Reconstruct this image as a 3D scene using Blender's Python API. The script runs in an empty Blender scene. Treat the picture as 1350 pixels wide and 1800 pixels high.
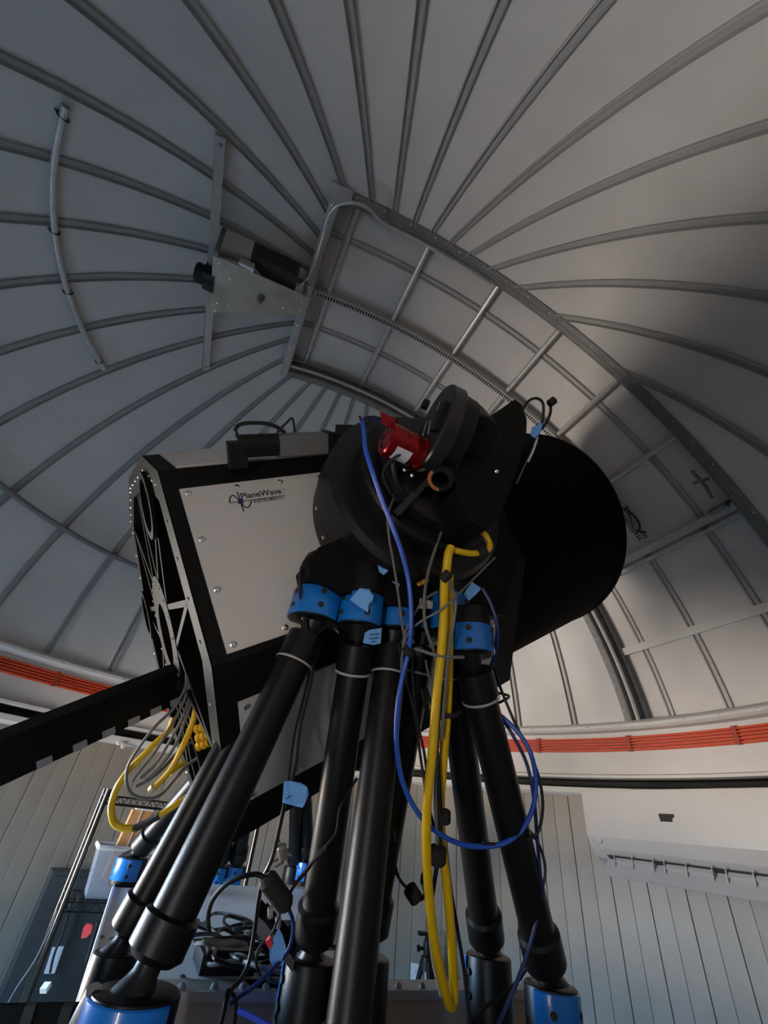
import bpy, math, random
from mathutils import Vector as V, Matrix
random.seed(7)
PI = math.pi
S = bpy.context.scene
COL = S.collection

# ------------------------------------------------------------------ camera
F_PX, ELEV, ROLL = 763.2, 0.6228, 0.1176
RD = 2.4                                   # dome radius
CAM = V((0.182, -1.632, 0.0))              # eye; world z = 0 is eye level
FW = V((0, math.cos(ELEV), math.sin(ELEV)))
_r = V((1, 0, 0)); _u = _r.cross(FW)
RT = _r * math.cos(ROLL) + _u * math.sin(ROLL)
UP = -_r * math.sin(ROLL) + _u * math.cos(ROLL)
cd = bpy.data.cameras.new('camera'); cam = bpy.data.objects.new('camera', cd); COL.objects.link(cam)
cd.sensor_fit = 'HORIZONTAL'; cd.sensor_width = 36; cd.lens = F_PX / 1350 * 36
cd.clip_start = 0.02; cd.clip_end = 100
cam.matrix_world = Matrix(((RT.x, UP.x, -FW.x, CAM.x), (RT.y, UP.y, -FW.y, CAM.y), (RT.z, UP.z, -FW.z, CAM.z), (0, 0, 0, 1)))
S.camera = cam

# ------------------------------------------------------------------ world, light, exposure
S.view_settings.view_transform = 'Standard'; S.view_settings.look = 'None'
S.view_settings.gamma = 1; S.view_settings.use_curve_mapping = False
S.view_settings.exposure = 0.0
SKY, GROUND = (.36, .65, 1.0), (1.0, .88, .76)
SKY_L, GROUND_L = 52.0, 66.0
wd = bpy.data.worlds.new('world'); S.world = wd; wd.use_nodes = True; wt = wd.node_tree
_bg = wt.nodes['Background']; _tc = wt.nodes.new('ShaderNodeTexCoord'); _sp = wt.nodes.new('ShaderNodeSeparateXYZ')
_mr = wt.nodes.new('ShaderNodeMapRange'); _mr.inputs['From Min'].default_value = -.03; _mr.inputs['From Max'].default_value = .03
_mx = wt.nodes.new('ShaderNodeMix'); _mx.data_type = 'RGBA'; _mx.clamp_result = False
_mx.inputs['A'].default_value = (*[c * GROUND_L for c in GROUND], 1); _mx.inputs['B'].default_value = (*[c * SKY_L for c in SKY], 1)   # sunlit ground below the horizon, open sky above
wt.links.new(_tc.outputs['Generated'], _sp.inputs[0]); wt.links.new(_sp.outputs['Z'], _mr.inputs['Value'])
wt.links.new(_mr.outputs['Result'], _mx.inputs['Factor']); wt.links.new(_mx.outputs['Result'], _bg.inputs['Color']); _bg.inputs['Strength'].default_value = 1
DOOR_AZ = math.radians(172)               # open hatch in the left wall, beside the viewer, out of frame
WALL_R = 2.42
FLOOR_Z = -1.25
SILL_Z = -.72  # raised sill, added to hold low warm light off the walls
def area(name, loc, aim, sx, sy, power, col, spread=PI):
    l = bpy.data.lights.new(name, 'AREA'); l.shape = 'RECTANGLE'; l.size = sx; l.size_y = sy
    l.energy = power; l.color = col; l.spread = spread
    o = bpy.data.objects.new(name, l); COL.objects.link(o); o.location = loc
    o.rotation_euler = (V(aim) - V(loc)).to_track_quat('-Z', 'Y').to_euler()
    return o
DC = V((math.cos(DOOR_AZ), math.sin(DOOR_AZ), 0))
# the open hatch lets the daylight in: a portal for sampling it
_pt = area('hatch_portal', DC * (WALL_R + .03) + V((0, 0, -.21)), (0, 0, -.21), 1.16, 1.0, 1, (1, 1, 1)); _pt.data.cycles.is_portal = True
D2_AZ, D2_W = -22 * 2 * PI / 76, .17      # unseen door ajar, added behind the viewer for front fill
D2 = V((math.cos(D2_AZ), math.sin(D2_AZ), 0))
D2G = .040                                 # width of the added gap that lets the fill in
_pt = area('fill_door_portal', D2 * (WALL_R + .03) + V((-D2.y, D2.x, 0)) * (.196 - D2G / 2) + V((0, 0, -.48)), V((-D2.y, D2.x, 0)) * (.196 - D2G / 2) + V((0, 0, -.48)), D2G, 1.54, 1, (1, 1, 1)); _pt.data.cycles.is_portal = True

# ------------------------------------------------------------------ pixel rays (real distances along them)
def ray(x, y): return RT * ((x - 675) / F_PX) + UP * ((900 - y) / F_PX) + FW
def dep(x, y, t): return CAM + ray(x, y) * t
def hz(x, y, z): d = ray(x, y); return CAM + d * ((z - CAM.z) / d.z)
def cyl_hit(x, y, R):
    d = ray(x, y); A = d.x ** 2 + d.y ** 2; B = d.x * CAM.x + d.y * CAM.y; q = CAM.x ** 2 + CAM.y ** 2 - R * R
    return CAM + d * ((-B + math.sqrt(B * B - A * q)) / A)
ZC = 0.1547 * RD
def sph_hit(x, y, R=RD):
    d = ray(x, y); c = CAM - V((0, 0, ZC)); a = d.dot(d); b = d.dot(c); q = c.dot(c) - R * R
    return CAM + d * ((-b + math.sqrt(b * b - a * q)) / a)

# ------------------------------------------------------------------ materials
MATS = {}
def mat(name, col, rough=.5, metal=0., noise=0., nscale=8., bump=0., bscale=60., spec=.5, trans=0., coat=0., alpha=1.):
    if name in MATS: return MATS[name]
    m = bpy.data.materials.new(name); m.use_nodes = True; nt = m.node_tree; b = nt.nodes['Principled BSDF']
    b.inputs['Base Color'].default_value = (*col, 1); b.inputs['Roughness'].default_value = rough
    b.inputs['Metallic'].default_value = metal; b.inputs['Specular IOR Level'].default_value = spec
    b.inputs['Transmission Weight'].default_value = trans; b.inputs['Coat Weight'].default_value = coat
    b.inputs['Alpha'].default_value = alpha
    tc = nt.nodes.new('ShaderNodeTexCoord')
    if noise:
        n = nt.nodes.new('ShaderNodeTexNoise'); n.inputs['Scale'].default_value = nscale; n.inputs['Detail'].default_value = 6
        nt.links.new(tc.outputs['Object'], n.inputs['Vector'])
        r = nt.nodes.new('ShaderNodeMapRange'); r.inputs['From Min'].default_value = .3; r.inputs['From Max'].default_value = .7
        r.inputs['To Min'].default_value = 1 - noise; r.inputs['To Max'].default_value = 1 + noise
        nt.links.new(n.outputs['Fac'], r.inputs['Value'])
        mx = nt.nodes.new('ShaderNodeMix'); mx.data_type = 'RGBA'; mx.blend_type = 'MULTIPLY'
        mx.inputs['Factor'].default_value = 1; mx.inputs['A'].default_value = (*col, 1)
        nt.links.new(r.outputs['Result'], mx.inputs['B']); nt.links.new(mx.outputs['Result'], b.inputs['Base Color'])
    if bump:
        n = nt.nodes.new('ShaderNodeTexNoise'); n.inputs['Scale'].default_value = bscale; n.inputs['Detail'].default_value = 3
        nt.links.new(tc.outputs['Object'], n.inputs['Vector'])
        bp = nt.nodes.new('ShaderNodeBump'); bp.inputs['Strength'].default_value = bump; bp.inputs['Distance'].default_value = .01
        nt.links.new(n.outputs['Fac'], bp.inputs['Height']); nt.links.new(bp.outputs['Normal'], b.inputs['Normal'])
    MATS[name] = m; return m
def srgb(r, g, b):
    f = lambda c: (c / 255 / 12.92) if c / 255 <= .04045 else ((c / 255 + .055) / 1.055) ** 2.4
    return (f(r), f(g), f(b))
m_dome = mat('dome_sheet_metal', (.50, .49, .485), .55, 0, .06, 3, .05, 220)
m_rib = mat('seam_metal', (.38, .375, .37), .5, 0, .05, 10)
m_seam = mat('dome_seam_paint', (.30, .30, .295), .5, 0, .05, 10)
m_shut = mat('shutter_sheet', (.56, .535, .52), .55, 0, .05, 4, .04, 200)
m_track = mat('track_steel', (.20, .20, .20), .5, .5, .1, 20)
m_galv = mat('galvanised_bar', (.48, .47, .46), .42, .5, .1, 25)
m_steel = mat('brushed_steel_plate', (.40, .37, .31), .4, .6, .18, 9, .05, 120)
m_chrome = mat('bright_screw', (.85, .83, .8), .22, 1)
m_black = mat('black_anodised', (.009, .009, .010), .45, 0, .1, 30, spec=.25)
m_blackgl = mat('black_gloss_plate', (.010, .0098, .0098), .40, 0, spec=.35)
m_tube = mat('black_tube_paint', (.0045, .0045, .005), .40, 0, .12, 60, .05, 300, spec=.32)
m_cell = mat('mirror_cell_black', (.0065, .0062, .006), .5, 0, .1, 20, spec=.08)
m_cloth = mat('black_shroud_cloth', (.003, .003, .003), .9, 0, .1, 40, spec=.06)
m_panel = mat('white_panel_paint', (.56, .54, .525), .5, 0, .03, 5)
m_frame = mat('black_frame', (.006, .006, .006), .6, spec=.12)
m_blue = mat('blue_cover_paint', (.006, .16, .56), .25, 0, .05, 12, coat=.4)
m_tape = mat('blue_masking_tape', (.17, .43, .88), .75, 0, .08, 30)
m_bluec = mat('blue_cable_jacket', (.02, .10, .55), .4)
m_navy = mat('navy_cable_jacket', (.006, .02, .13), .4)
m_yel = mat('yellow_cable_jacket', (.80, .50, .006), .42, 0, .06, 40)
m_yeltag = mat('yellow_clip', (.85, .48, .01), .5)
m_grey = mat('grey_cable_jacket', (.16, .16, .165), .45)
m_cream = mat('cream_jacket', (.75, .62, .40), .5)
m_bcab = mat('black_cable_jacket', (.010, .010, .011), .4)
m_red = mat('red_anodised', (.25, .002, .005), .25, .5)
m_orange = mat('orange_conductor_rail', (.62, .05, .006), .45, 0, .05, 15)
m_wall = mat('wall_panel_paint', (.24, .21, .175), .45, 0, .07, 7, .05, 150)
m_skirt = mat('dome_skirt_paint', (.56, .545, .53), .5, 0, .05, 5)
m_dark = mat('dark_gap_rubber', (.015, .014, .013), .8)
m_ac = mat('air_conditioner_plastic', (.42, .402, .395), .4, 0, .02, 6)
m_acdark = mat('air_conditioner_throat', (.02, .02, .02), .7)
m_floor = mat('floor_concrete', (.46, .43, .39), .7, 0, .15, 4, .1, 60)
m_tray = mat('tray_paint', (.76, .78, .82), .42, 0, .05, 8)
m_base = mat('base_steel_paint', (.40, .35, .30), .55, 0, .18, 6)
m_cardb = mat('cardboard', (.52, .26, .10), .8, 0, .08, 20)
m_clear = mat('clear_plastic', (.80, .85, .95), .18, trans=.75)
m_lid = mat('white_lid', (.75, .74, .72), .4)
m_wire = mat('black_wire_shelf', (.015, .015, .015), .35, .4)
m_postc = mat('shelf_post_chrome', (.10, .095, .09), .18, .9)
m_paper = mat('white_label', (.70, .70, .70), .6)
m_velcro = mat('grey_hook_tape', (.30, .30, .33), .8)
m_redtag = mat('red_plastic_tag', (.80, .05, .05), .4)
m_ink = mat('ink', (.012, .012, .014), .5)
m_inkblue = mat('logo_blue', (.008, .014, .12), .5)
m_copper = mat('orange_ring', (.75, .20, .06), .3, .5)

# ------------------------------------------------------------------ mesh helpers
class MB:
    def __init__(s): s.v = []; s.f = []
    def add(s, vs, fs):
        k = len(s.v); s.v += [V(p) for p in vs]; s.f += [tuple(i + k for i in f) for f in fs]; return s
    def box(s, c, ax, ay, az):                       # centre, three half-extent vectors
        c, ax, ay, az = V(c), V(ax), V(ay), V(az)
        vs = [c + ax * i + ay * j + az * k for i in (-1, 1) for j in (-1, 1) for k in (-1, 1)]
        return s.add(vs, [(0, 1, 3, 2), (4, 6, 7, 5), (0, 4, 5, 1), (2, 3, 7, 6), (0, 2, 6, 4), (1, 5, 7, 3)])
    def prism(s, poly, ext):
        n = len(poly); e = V(ext); vs = [V(p) for p in poly]; vs += [p + e for p in vs]
        fs = [tuple(range(n))[::-1], tuple(range(n, 2 * n))] + [(i, (i + 1) % n, n + (i + 1) % n, n + i) for i in range(n)]
        return s.add(vs, fs)
    def tube(s, pts, r, seg=8, caps=True):
        pts = [V(p) for p in pts]; n = len(pts); rs = r if isinstance(r, (list, tuple)) else [r] * n
        t = [(pts[min(i + 1, n - 1)] - pts[max(i - 1, 0)]).normalized() for i in range(n)]
        a = t[0].orthogonal().normalized(); vs = []
        for i in range(n):
            a = (a - t[i] * a.dot(t[i])).normalized(); b = t[i].cross(a)
            for k in range(seg):
                g = 2 * PI * k / seg; vs.append(pts[i] + (a * math.cos(g) + b * math.sin(g)) * rs[i])
        fs = [(i * seg + k, i * seg + (k + 1) % seg, (i + 1) * seg + (k + 1) % seg, (i + 1) * seg + k) for i in range(n - 1) for k in range(seg)]
        if caps: fs += [tuple(range(seg))[::-1], tuple((n - 1) * seg + k for k in range(seg))]
        return s.add(vs, fs)
    def lathe(s, p, axis, prof, seg=28, a0=0, a1=2 * PI, ref=None):   # prof: (height, radius)
        p = V(p); z = V(axis).normalized(); x = (V(ref) if ref else z.orthogonal()); x = (x - z * x.dot(z)).normalized(); y = z.cross(x)
        full = abs(a1 - a0 - 2 * PI) < 1e-6; m = seg if full else seg + 1; vs = []
        for h, r in prof:
            for k in range(m):
                g = a0 + (a1 - a0) * k / seg; vs.append(p + z * h + (x * math.cos(g) + y * math.sin(g)) * max(r, 1e-4))
        fs = []
        for i in range(len(prof) - 1):
            for k in range(seg):
                k2 = (k + 1) % m; fs.append((i * m + k, i * m + k2, (i + 1) * m + k2, (i + 1) * m + k))
        return s.add(vs, fs)
    def grid(s, fn, us, vs_):
        nv = len(vs_); vs = [fn(u, v) for u in us for v in vs_]
        return s.add(vs, [(i * nv + j, (i + 1) * nv + j, (i + 1) * nv + j + 1, i * nv + j + 1) for i in range(len(us) - 1) for j in range(nv - 1)])
def lin(a, b, n): return [a + (b - a) * i / (n - 1) for i in range(n)]
def spline(pts, sub=6):
    pts = [V(p) for p in pts]; out = []
    for i in range(len(pts) - 1):
        p0, p1, p2, p3 = pts[max(i - 1, 0)], pts[i], pts[i + 1], pts[min(i + 2, len(pts) - 1)]
        for k in range(sub):
            t = k / sub
            out.append(.5 * ((2 * p1) + (p2 - p0) * t + (2 * p0 - 5 * p1 + 4 * p2 - p3) * t * t + (3 * p1 - p0 - 3 * p2 + p3) * t ** 3))
    return out + [pts[-1]]
ORG = {}
def mesh_of(name, mb, m, org, smooth=True, angle=35):
    me = bpy.data.meshes.new(name); me.from_pydata([v - org for v in mb.v], [], mb.f); me.materials.append(m)
    if smooth:
        me.polygons.foreach_set('use_smooth', [True] * len(me.polygons)); me.set_sharp_from_angle(angle=math.radians(angle))
    me.update(); return me
def obj(name, mb, m, parent=None, org=None, smooth=True, angle=35):
    o0 = ORG[parent.name] if parent else V(org if org is not None else (0, 0, 0))
    o = bpy.data.objects.new(name, mesh_of(name, mb, m, o0, smooth, angle)); COL.objects.link(o)
    if parent: o.parent = parent
    else: o.location = o0
    ORG[o.name] = o0.copy(); return o
def tag(o, label=None, cat=None, group=None, kind=None):
    if label: o['label'] = label
    if cat: o['category'] = cat
    if group: o['group'] = group
    if kind: o['kind'] = kind
    return o
def thing(name, loc, label=None, cat=None, group=None, kind=None):
    o = bpy.data.objects.new(name, None); COL.objects.link(o); o.location = V(loc); o.empty_display_size = .05
    ORG[o.name] = V(loc); return tag(o, label, cat, group, kind)
def low(mb): return V((sum(v.x for v in mb.v) / len(mb.v), sum(v.y for v in mb.v) / len(mb.v), min(v.z for v in mb.v)))
_screw = {}
def screw(p, nrm, r, parent, m=None, name='screw', h=.5):      # shared low dome screw head
    m = m or m_chrome; key = (round(r, 4), m.name, h)
    if key not in _screw:
        mb = MB().lathe((0, 0, 0), (0, 0, 1), [(0, r), (r * h * .6, r * .9), (r * h, r * .5), (r * h * 1.05, 0)], 8)
        _screw[key] = mesh_of(name, mb, m, V((0, 0, 0)))
    o = bpy.data.objects.new(name, _screw[key]); COL.objects.link(o)
    o.parent = parent; o.location = V(p) - ORG[parent.name]
    o.rotation_euler = V(nrm).to_track_quat('Z', 'Y').to_euler(); ORG[o.name] = V(p); return o

# ================================================================== THE DOME
SA = 0.3451                                 # slit azimuth
A_ = V((math.cos(SA), math.sin(SA), 0)); N_ = V((-math.sin(SA), math.cos(SA), 0)); Z_ = V((0, 0, 1))
DCEN = V((0, 0, ZC)); SW = .605; TH_END = math.radians(101.6)
DOME_Z0 = .70
def polar(az, el, R=RD): return DCEN + V((math.cos(el) * math.cos(az), math.cos(el) * math.sin(az), math.sin(el))) * R
def slitp(th, n, R): return DCEN + A_ * (R * math.cos(th)) + Z_ * (R * math.sin(th)) + N_ * n
import bmesh
def clip_slit(mb):
    """three pieces of a gore: either side of the slit and behind its end"""
    mE = V((0, 0, 1)) * math.cos(TH_END) - A_ * math.sin(TH_END)   # normal of the end plane, pointing past the end
    out = MB()
    def piece(planes):
        bm = bmesh.new(); vs = [bm.verts.new(v) for v in mb.v]
        for f in mb.f: bm.faces.new([vs[i] for i in f])
        for co, no in planes:
            bmesh.ops.bisect_plane(bm, geom=bm.verts[:] + bm.edges[:] + bm.faces[:], dist=1e-6, plane_co=co, plane_no=no, clear_outer=True)
        bm.verts.index_update(); out.add([v.co.copy() for v in bm.verts], [tuple(v.index for v in f.verts) for f in bm.faces]); bm.free()
    piece([(N_ * SW, -N_)]); piece([(-N_ * SW, N_)])
    piece([(N_ * SW, N_), (-N_ * SW, -N_), (DCEN, -mE)])
    return out
def in_slit(p):
    q = p - DCEN; th = math.atan2(q.z, q.dot(A_)); return abs(q.dot(N_)) < SW and -.5 < th < TH_END
ceiling = thing('ceiling', (0, 0, DOME_Z0), kind='structure')
EL0 = math.asin((DOME_Z0 - ZC) / RD)
RIB0, NR = 3.9118, 36
for k in range(NR):
    a0 = RIB0 + k * 2 * PI / NR; a1 = a0 + 2 * PI / NR
    mb = clip_slit(MB().grid(lambda u, v: polar(u, v), lin(a0, a1, 6), [EL0 + (PI / 2 - .004 - EL0) * i / 30 for i in range(31)]))
    if mb.f: obj('gore_panel', mb, m_dome, ceiling)
    # standing seam: two small ridges with a groove between
    runs, cur = [], []
    for i in range(121):
        el = EL0 + (PI / 2 - .03 - EL0) * i / 120; p = polar(a0, el)
        if in_slit(p):
            if len(cur) > 1: runs.append(cur)
            cur = []
        else: cur.append(el)
    if len(cur) > 1: runs.append(cur)
    tng = V((-math.sin(a0), math.cos(a0), 0)); mb = MB()
    for run in runs:
        if run[-1] - run[0] < .05: continue
        ee = lin(run[0], run[-1], 36)
        prof = [(-.021, -.002), (-.020, .013), (-.0155, .017), (-.012, .002), (.012, .002), (.0155, .017), (.020, .013), (.021, -.002)]
        def fn(i, j, ee=ee, a0=a0, tng=tng):
            sc = min(1, .45 + .9 * math.cos(ee[i])); x, h = prof[j]
            return polar(a0, ee[i], RD - h) + tng * (x * sc)
        mb.grid(fn, list(range(36)), list(range(8)))
    if mb.f: obj('seam_rib', mb, m_seam, ceiling)
# ------------------------------------------------------------------ ring, conductor rail, skirt, track, walls
def ring(R0, z0, R1, z1, n=96, a0=0, a1=2 * PI, dR=0):
    return MB().grid(lambda u, v: V((math.cos(u) * (R0 + (R1 - R0) * v), math.sin(u) * (R0 + (R1 - R0) * v), z0 + (z1 - z0) * v)), lin(a0, a1, n + 1), [0, 1])
def ringprof(prof, n=96, a0=0, a1=2 * PI):
    return MB().grid(lambda u, v: V((math.cos(u) * prof[v][0], math.sin(u) * prof[v][0], prof[v][1])), lin(a0, a1, n + 1), list(range(len(prof))))
tr = thing('trim_1', (0, 0, .38), kind='structure')                       # dome base flange and skirt
obj('flange', ringprof([(2.40, .72), (2.345, .70), (2.33, .685), (2.33, .668), (2.345, .655), (2.395, .65)]), m_skirt, tr)
obj('skirt', ringprof([(2.398, .652), (2.398, .41), (2.36, .40), (2.36, .385), (2.40, .38)]), m_skirt, tr)
for i in range(72):
    az = math.radians(i * 5 + 1.5)
    screw((2.332 * math.cos(az), 2.332 * math.sin(az), .676), (-math.cos(az), -math.sin(az), 0), .009, tr, m_galv, 'bolt')
rail = thing('conductor_rail', (0, 0, .53), 'orange striped conductor rail running around the skirt under the dome', 'rail')
for j in range(5):
    z = .545 + j * .0172
    obj('bar', ringprof([(2.396, z - .007), (2.378, z - .005), (2.376, z), (2.378, z + .005), (2.396, z + .007)], 120), m_orange, rail)
for i in range(24):
    az = math.radians(i * 15 + 6); e = V((math.cos(az), math.sin(az), 0)); t = V((-e.y, e.x, 0))
    obj('joint_clip', MB().box(e * 2.383 + V((0, 0, .58)), e * .010, t * .012, V((0, 0, .045))), mat('rail_clip', (.30, .03, .006), .5), rail)
tg = obj('trim_2', ringprof([(2.40, .38), (2.47, .375), (2.47, .345), (2.40, .34)]), m_dark); tag(tg, kind='structure')
wallsill = obj('trim_3', ringprof([(2.47, .345), (2.40, .335), (2.375, .33), (2.372, .30), (2.39, .285), (2.415, .28)]), m_skirt); tag(wallsill, kind='structure')
# walls of upright grooved panels, in three stretches, with the hatch left open
NP = 76; STEP = 2 * PI / NP
walls = {}
def wall_of(deg):
    d = (deg + 360) % 360
    return 'wall_right' if d < 75 or d >= 330 else 'wall_back' if d < 110 else 'wall_left' if d < 215 else 'wall_front'
for nm in ('wall_right', 'wall_back', 'wall_left', 'wall_front'): walls[nm] = thing(nm, (0, 0, FLOOR_Z), kind='structure')
DW = .56 / WALL_R
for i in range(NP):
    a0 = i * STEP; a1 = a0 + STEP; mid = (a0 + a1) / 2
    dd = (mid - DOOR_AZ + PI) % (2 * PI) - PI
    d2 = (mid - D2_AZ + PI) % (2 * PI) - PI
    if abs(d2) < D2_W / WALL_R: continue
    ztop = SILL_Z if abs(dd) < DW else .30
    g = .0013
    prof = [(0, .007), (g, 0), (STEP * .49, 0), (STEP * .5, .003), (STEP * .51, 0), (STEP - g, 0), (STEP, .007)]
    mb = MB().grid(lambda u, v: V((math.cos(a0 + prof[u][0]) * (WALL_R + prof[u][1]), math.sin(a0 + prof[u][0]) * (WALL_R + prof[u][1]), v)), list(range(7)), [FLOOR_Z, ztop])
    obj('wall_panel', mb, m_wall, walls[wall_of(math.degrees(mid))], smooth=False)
# outer skin of the building, closed except for the hatch
sk = MB()
for i in range(NP):
    a0 = i * STEP; a1 = a0 + STEP; mid = (a0 + a1) / 2
    if abs((mid - D2_AZ + PI) % (2 * PI) - PI) < D2_W / WALL_R: continue
    zt = SILL_Z if abs((mid - DOOR_AZ + PI) % (2 * PI) - PI) < DW else .32
    sk.grid(lambda u, v: V((math.cos(u) * 2.47, math.sin(u) * 2.47, v)), [a0, a1], [FLOOR_Z, zt])
sk.grid(lambda u, v: V((math.cos(u) * 2.60 * math.cos(v), math.sin(u) * 2.60 * math.cos(v), .32 + 2.60 * math.sin(v))), lin(0, 2 * PI, 65), lin(0, PI / 2, 17))
sk.grid(lambda u, v: V((math.cos(u) * v, math.sin(u) * v, .31)), lin(0, 2 * PI, 65), [2.40, 2.61])
tag(obj('wall_outer', sk, m_skirt, org=(0, 0, FLOOR_Z)), kind='structure')
dk = MB().box(DC * 3.19 + Z_ * (FLOOR_Z - .04), DC * .69, V((-DC.y, DC.x, 0)) * 2.2, Z_ * .035)
tag(obj('deck_blocker', dk, mat('dark_blocker_deck', (.06, .05, .045), .8, 0, .2, 5), org=DC * 3.0 + Z_ * FLOOR_Z, smooth=False), kind='structure')   # unseen dark deck, added to block steep light rising from the near ground
dt = V((-DC.y, DC.x, 0)); wz = (SILL_Z + .3) / 2; wh = (.3 - SILL_Z) / 2
win = thing('window_1', DC * WALL_R + Z_ * SILL_Z, kind='structure')          # open wall hatch in the left wall
for s in (-1, 1): obj('window_jamb', MB().box(DC * WALL_R + dt * (s * .60) + Z_ * wz, DC * .05, dt * .03, Z_ * wh), m_skirt, win, smooth=False)
obj('window_sill', MB().box(DC * WALL_R + Z_ * (SILL_Z - .01), DC * .07, dt * .62, Z_ * .015), m_skirt, win, smooth=False)
sgn = 1 if dt.y > 0 else -1                              # unseen leaf added outside the far jamb to keep light off the dome top
obj('blocker_leaf', MB().box(DC * (WALL_R + .62) + dt * (sgn * .62) + Z_ * wz, DC * .55, dt * .02, Z_ * wh), m_skirt, win, smooth=False)
d2t = V((-D2.y, D2.x, 0)); dr = thing('fill_door_1', D2 * WALL_R + Z_ * FLOOR_Z, kind='structure')  # added door, out of view, its gap gives the front fill
for s_ in (-1, 1): obj('fill_door_jamb', MB().box(D2 * WALL_R + d2t * (s_ * .235) + Z_ * ((FLOOR_Z + .3) / 2), D2 * .06, d2t * .03, Z_ * ((.3 - FLOOR_Z) / 2)), m_skirt, dr, smooth=False)
obj('fill_door_leaf', MB().box(D2 * WALL_R - d2t * (D2G / 2 + .012) + Z_ * ((FLOOR_Z + .3) / 2), D2 * .02, d2t * (.21 - D2G / 2), Z_ * ((.3 - FLOOR_Z) / 2)), m_skirt, dr, smooth=False)
fl = MB().lathe((0, 0, FLOOR_Z), (0, 0, 1), [(0, 0), (0, 2.6)], 64); tag(obj('floor', fl, m_floor, org=(0, 0, FLOOR_Z)), kind='structure')

# ------------------------------------------------------------------ shutter over the slit
shut = thing('dome_shutter', slitp(math.radians(8), 0, 2.45), 'closed curved shutter of pale sheet panels with cross bars over the dome slit', 'shutter')
RS = 2.46
bars = [101.5, 98.8, 87.9, 76.6, 65.6, 54.4, 43.2, 31.4, 18.7, 8.4]
for i in range(len(bars) - 1):
    t1, t0 = math.radians(bars[i]), math.radians(bars[i + 1])
    ns = [-.70, -.35, .01, .28, .78] if i < 7 else [-.70, -.33, .06, .42, .90]
    for j in range(4):
        n0, n1 = ns[j], ns[j + 1]
        mb = MB().grid(lambda u, v: slitp(u, v, RS), lin(t0, t1, 6), [n0 + .002, n1 - .002])
        mb.grid(lambda u, v: slitp(u, v, RS + .02), lin(t0, t1, 6), [n1 - .002, n0 + .002])
        obj('shutter_panel', mb, m_shut, shut)
for (n, t0, t1) in ((-.35, 31.4, 101), (.28, 31.4, 101), (-.33, 8.4, 31.4), (.06, 8.4, 31.4), (.42, 8.4, 31.4)):
    pr = [(-.022, -.001), (-.020, .014), (-.010, .016), (-.007, .005), (.007, .005), (.010, .016), (.020, .014), (.022, -.001)]
    mb = MB().grid(lambda u, v: slitp(u, n + pr[v][0], RS - pr[v][1]), lin(math.radians(t0), math.radians(t1), 40), list(range(8)))
    obj('seam_strip', mb, m_rib, shut)
for i, b in enumerate(bars[1:-1]):
    th = math.radians(b); rdir = A_ * math.cos(th) + Z_ * math.sin(th); td = Z_ * math.cos(th) - A_ * math.sin(th)
    if i == 6:      # heavy beam between upper shutter and lower door
        mb = MB().box(slitp(th, .03, RS - .055), N_ * .66, td * .022, rdir * .045).box(slitp(th - .022, .03, RS - .03), N_ * .66, td * .012, rdir * .02)
        obj('heavy_beam', mb, m_galv, shut, smooth=False)
    elif i == 7:
        mb = MB().box(slitp(th, .02, RS - .03), N_ * .68, td * .024, rdir * .008).box(slitp(th + .006, .02, RS - .018), N_ * .68, td * .006, rdir * .016)
        obj('cross_bar', mb, m_skirt, shut, smooth=False)
    else:
        mb = MB().tube([slitp(th, -.60, RS - .035), slitp(th, .66, RS - .035)], .019, 10)
        obj('cross_bar', mb, m_galv, shut)
# perforated rack rail down the middle: a channel with a row of teeth
mb = MB().grid(lambda u, v: slitp(u, [-.021, -.021, .021, .021][v], [RS - .02, RS - .075, RS - .075, RS - .02][v]), lin(math.radians(33), math.radians(101), 60), [0, 1, 2, 3])
rack = obj('rack_rail', mb, m_galv, shut)
tm = MB()
for k in range(150):
    th = math.radians(33.4 + k * .45); rdir = A_ * math.cos(th) + Z_ * math.sin(th); td = Z_ * math.cos(th) - A_ * math.sin(th)
    tm.box(slitp(th, 0, RS - .0765), N_ * .012, td * .005, rdir * .0012)
tag(obj('rack_slots', tm, m_dark, rack, smooth=False), kind='stuff')
# curbs, tracks and end frame
curb = thing('slit_frame', slitp(math.radians(9), 0, 2.33), 'dark steel frame with rails along both edges of the dome slit', 'frame')
for s in (-1, 1):
    tt = lin(math.radians(8.2), TH_END, 60)
    nn = SW * s; e = .012 * s
    pr = [(nn, 2.30), (nn + e, 2.30), (nn + e, 2.50), (nn, 2.50), (nn, 2.30)]
    obj('side_curb', MB().grid(lambda u, v: slitp(u, pr[v][0], pr[v][1]), tt, list(range(5))), m_track, curb)
    pr2 = [(nn - e * .5, 2.322), (nn - e * .5, 2.302), (nn + s * .045, 2.302), (nn + s * .045, 2.33)]
    obj('edge_angle', MB().grid(lambda u, v: slitp(u, pr2[v][0], pr2[v][1]), tt, list(range(4))), m_track, curb)
    obj('track_rail', MB().tube([slitp(u, nn - s * .022, 2.345) for u in tt], .013, 8), m_galv if s > 0 else m_track, curb)
    obj('track_rail', MB().tube([slitp(u, nn - s * .03, 2.41) for u in tt], .012, 8), m_track, curb)
    for k in range(24):
        th = math.radians(10 + k * 3.9)
        screw(slitp(th, nn + s * .03, 2.301), -(A_ * math.cos(th) + Z_ * math.sin(th)), .006, curb, m_galv, 'bolt')
th = TH_END; td = Z_ * math.cos(th) - A_ * math.sin(th); rdir = A_ * math.cos(th) + Z_ * math.sin(th)
obj('end_plate', MB().box(slitp(th, 0, 2.40), N_ * (SW + .01), td * .006, rdir * .095), m_track, curb, smooth=False)
obj('end_angle', MB().box(slitp(th + .012, 0, 2.305), N_ * (SW + .05), td * .026, rdir * .004), m_rib, curb, smooth=False)
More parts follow.
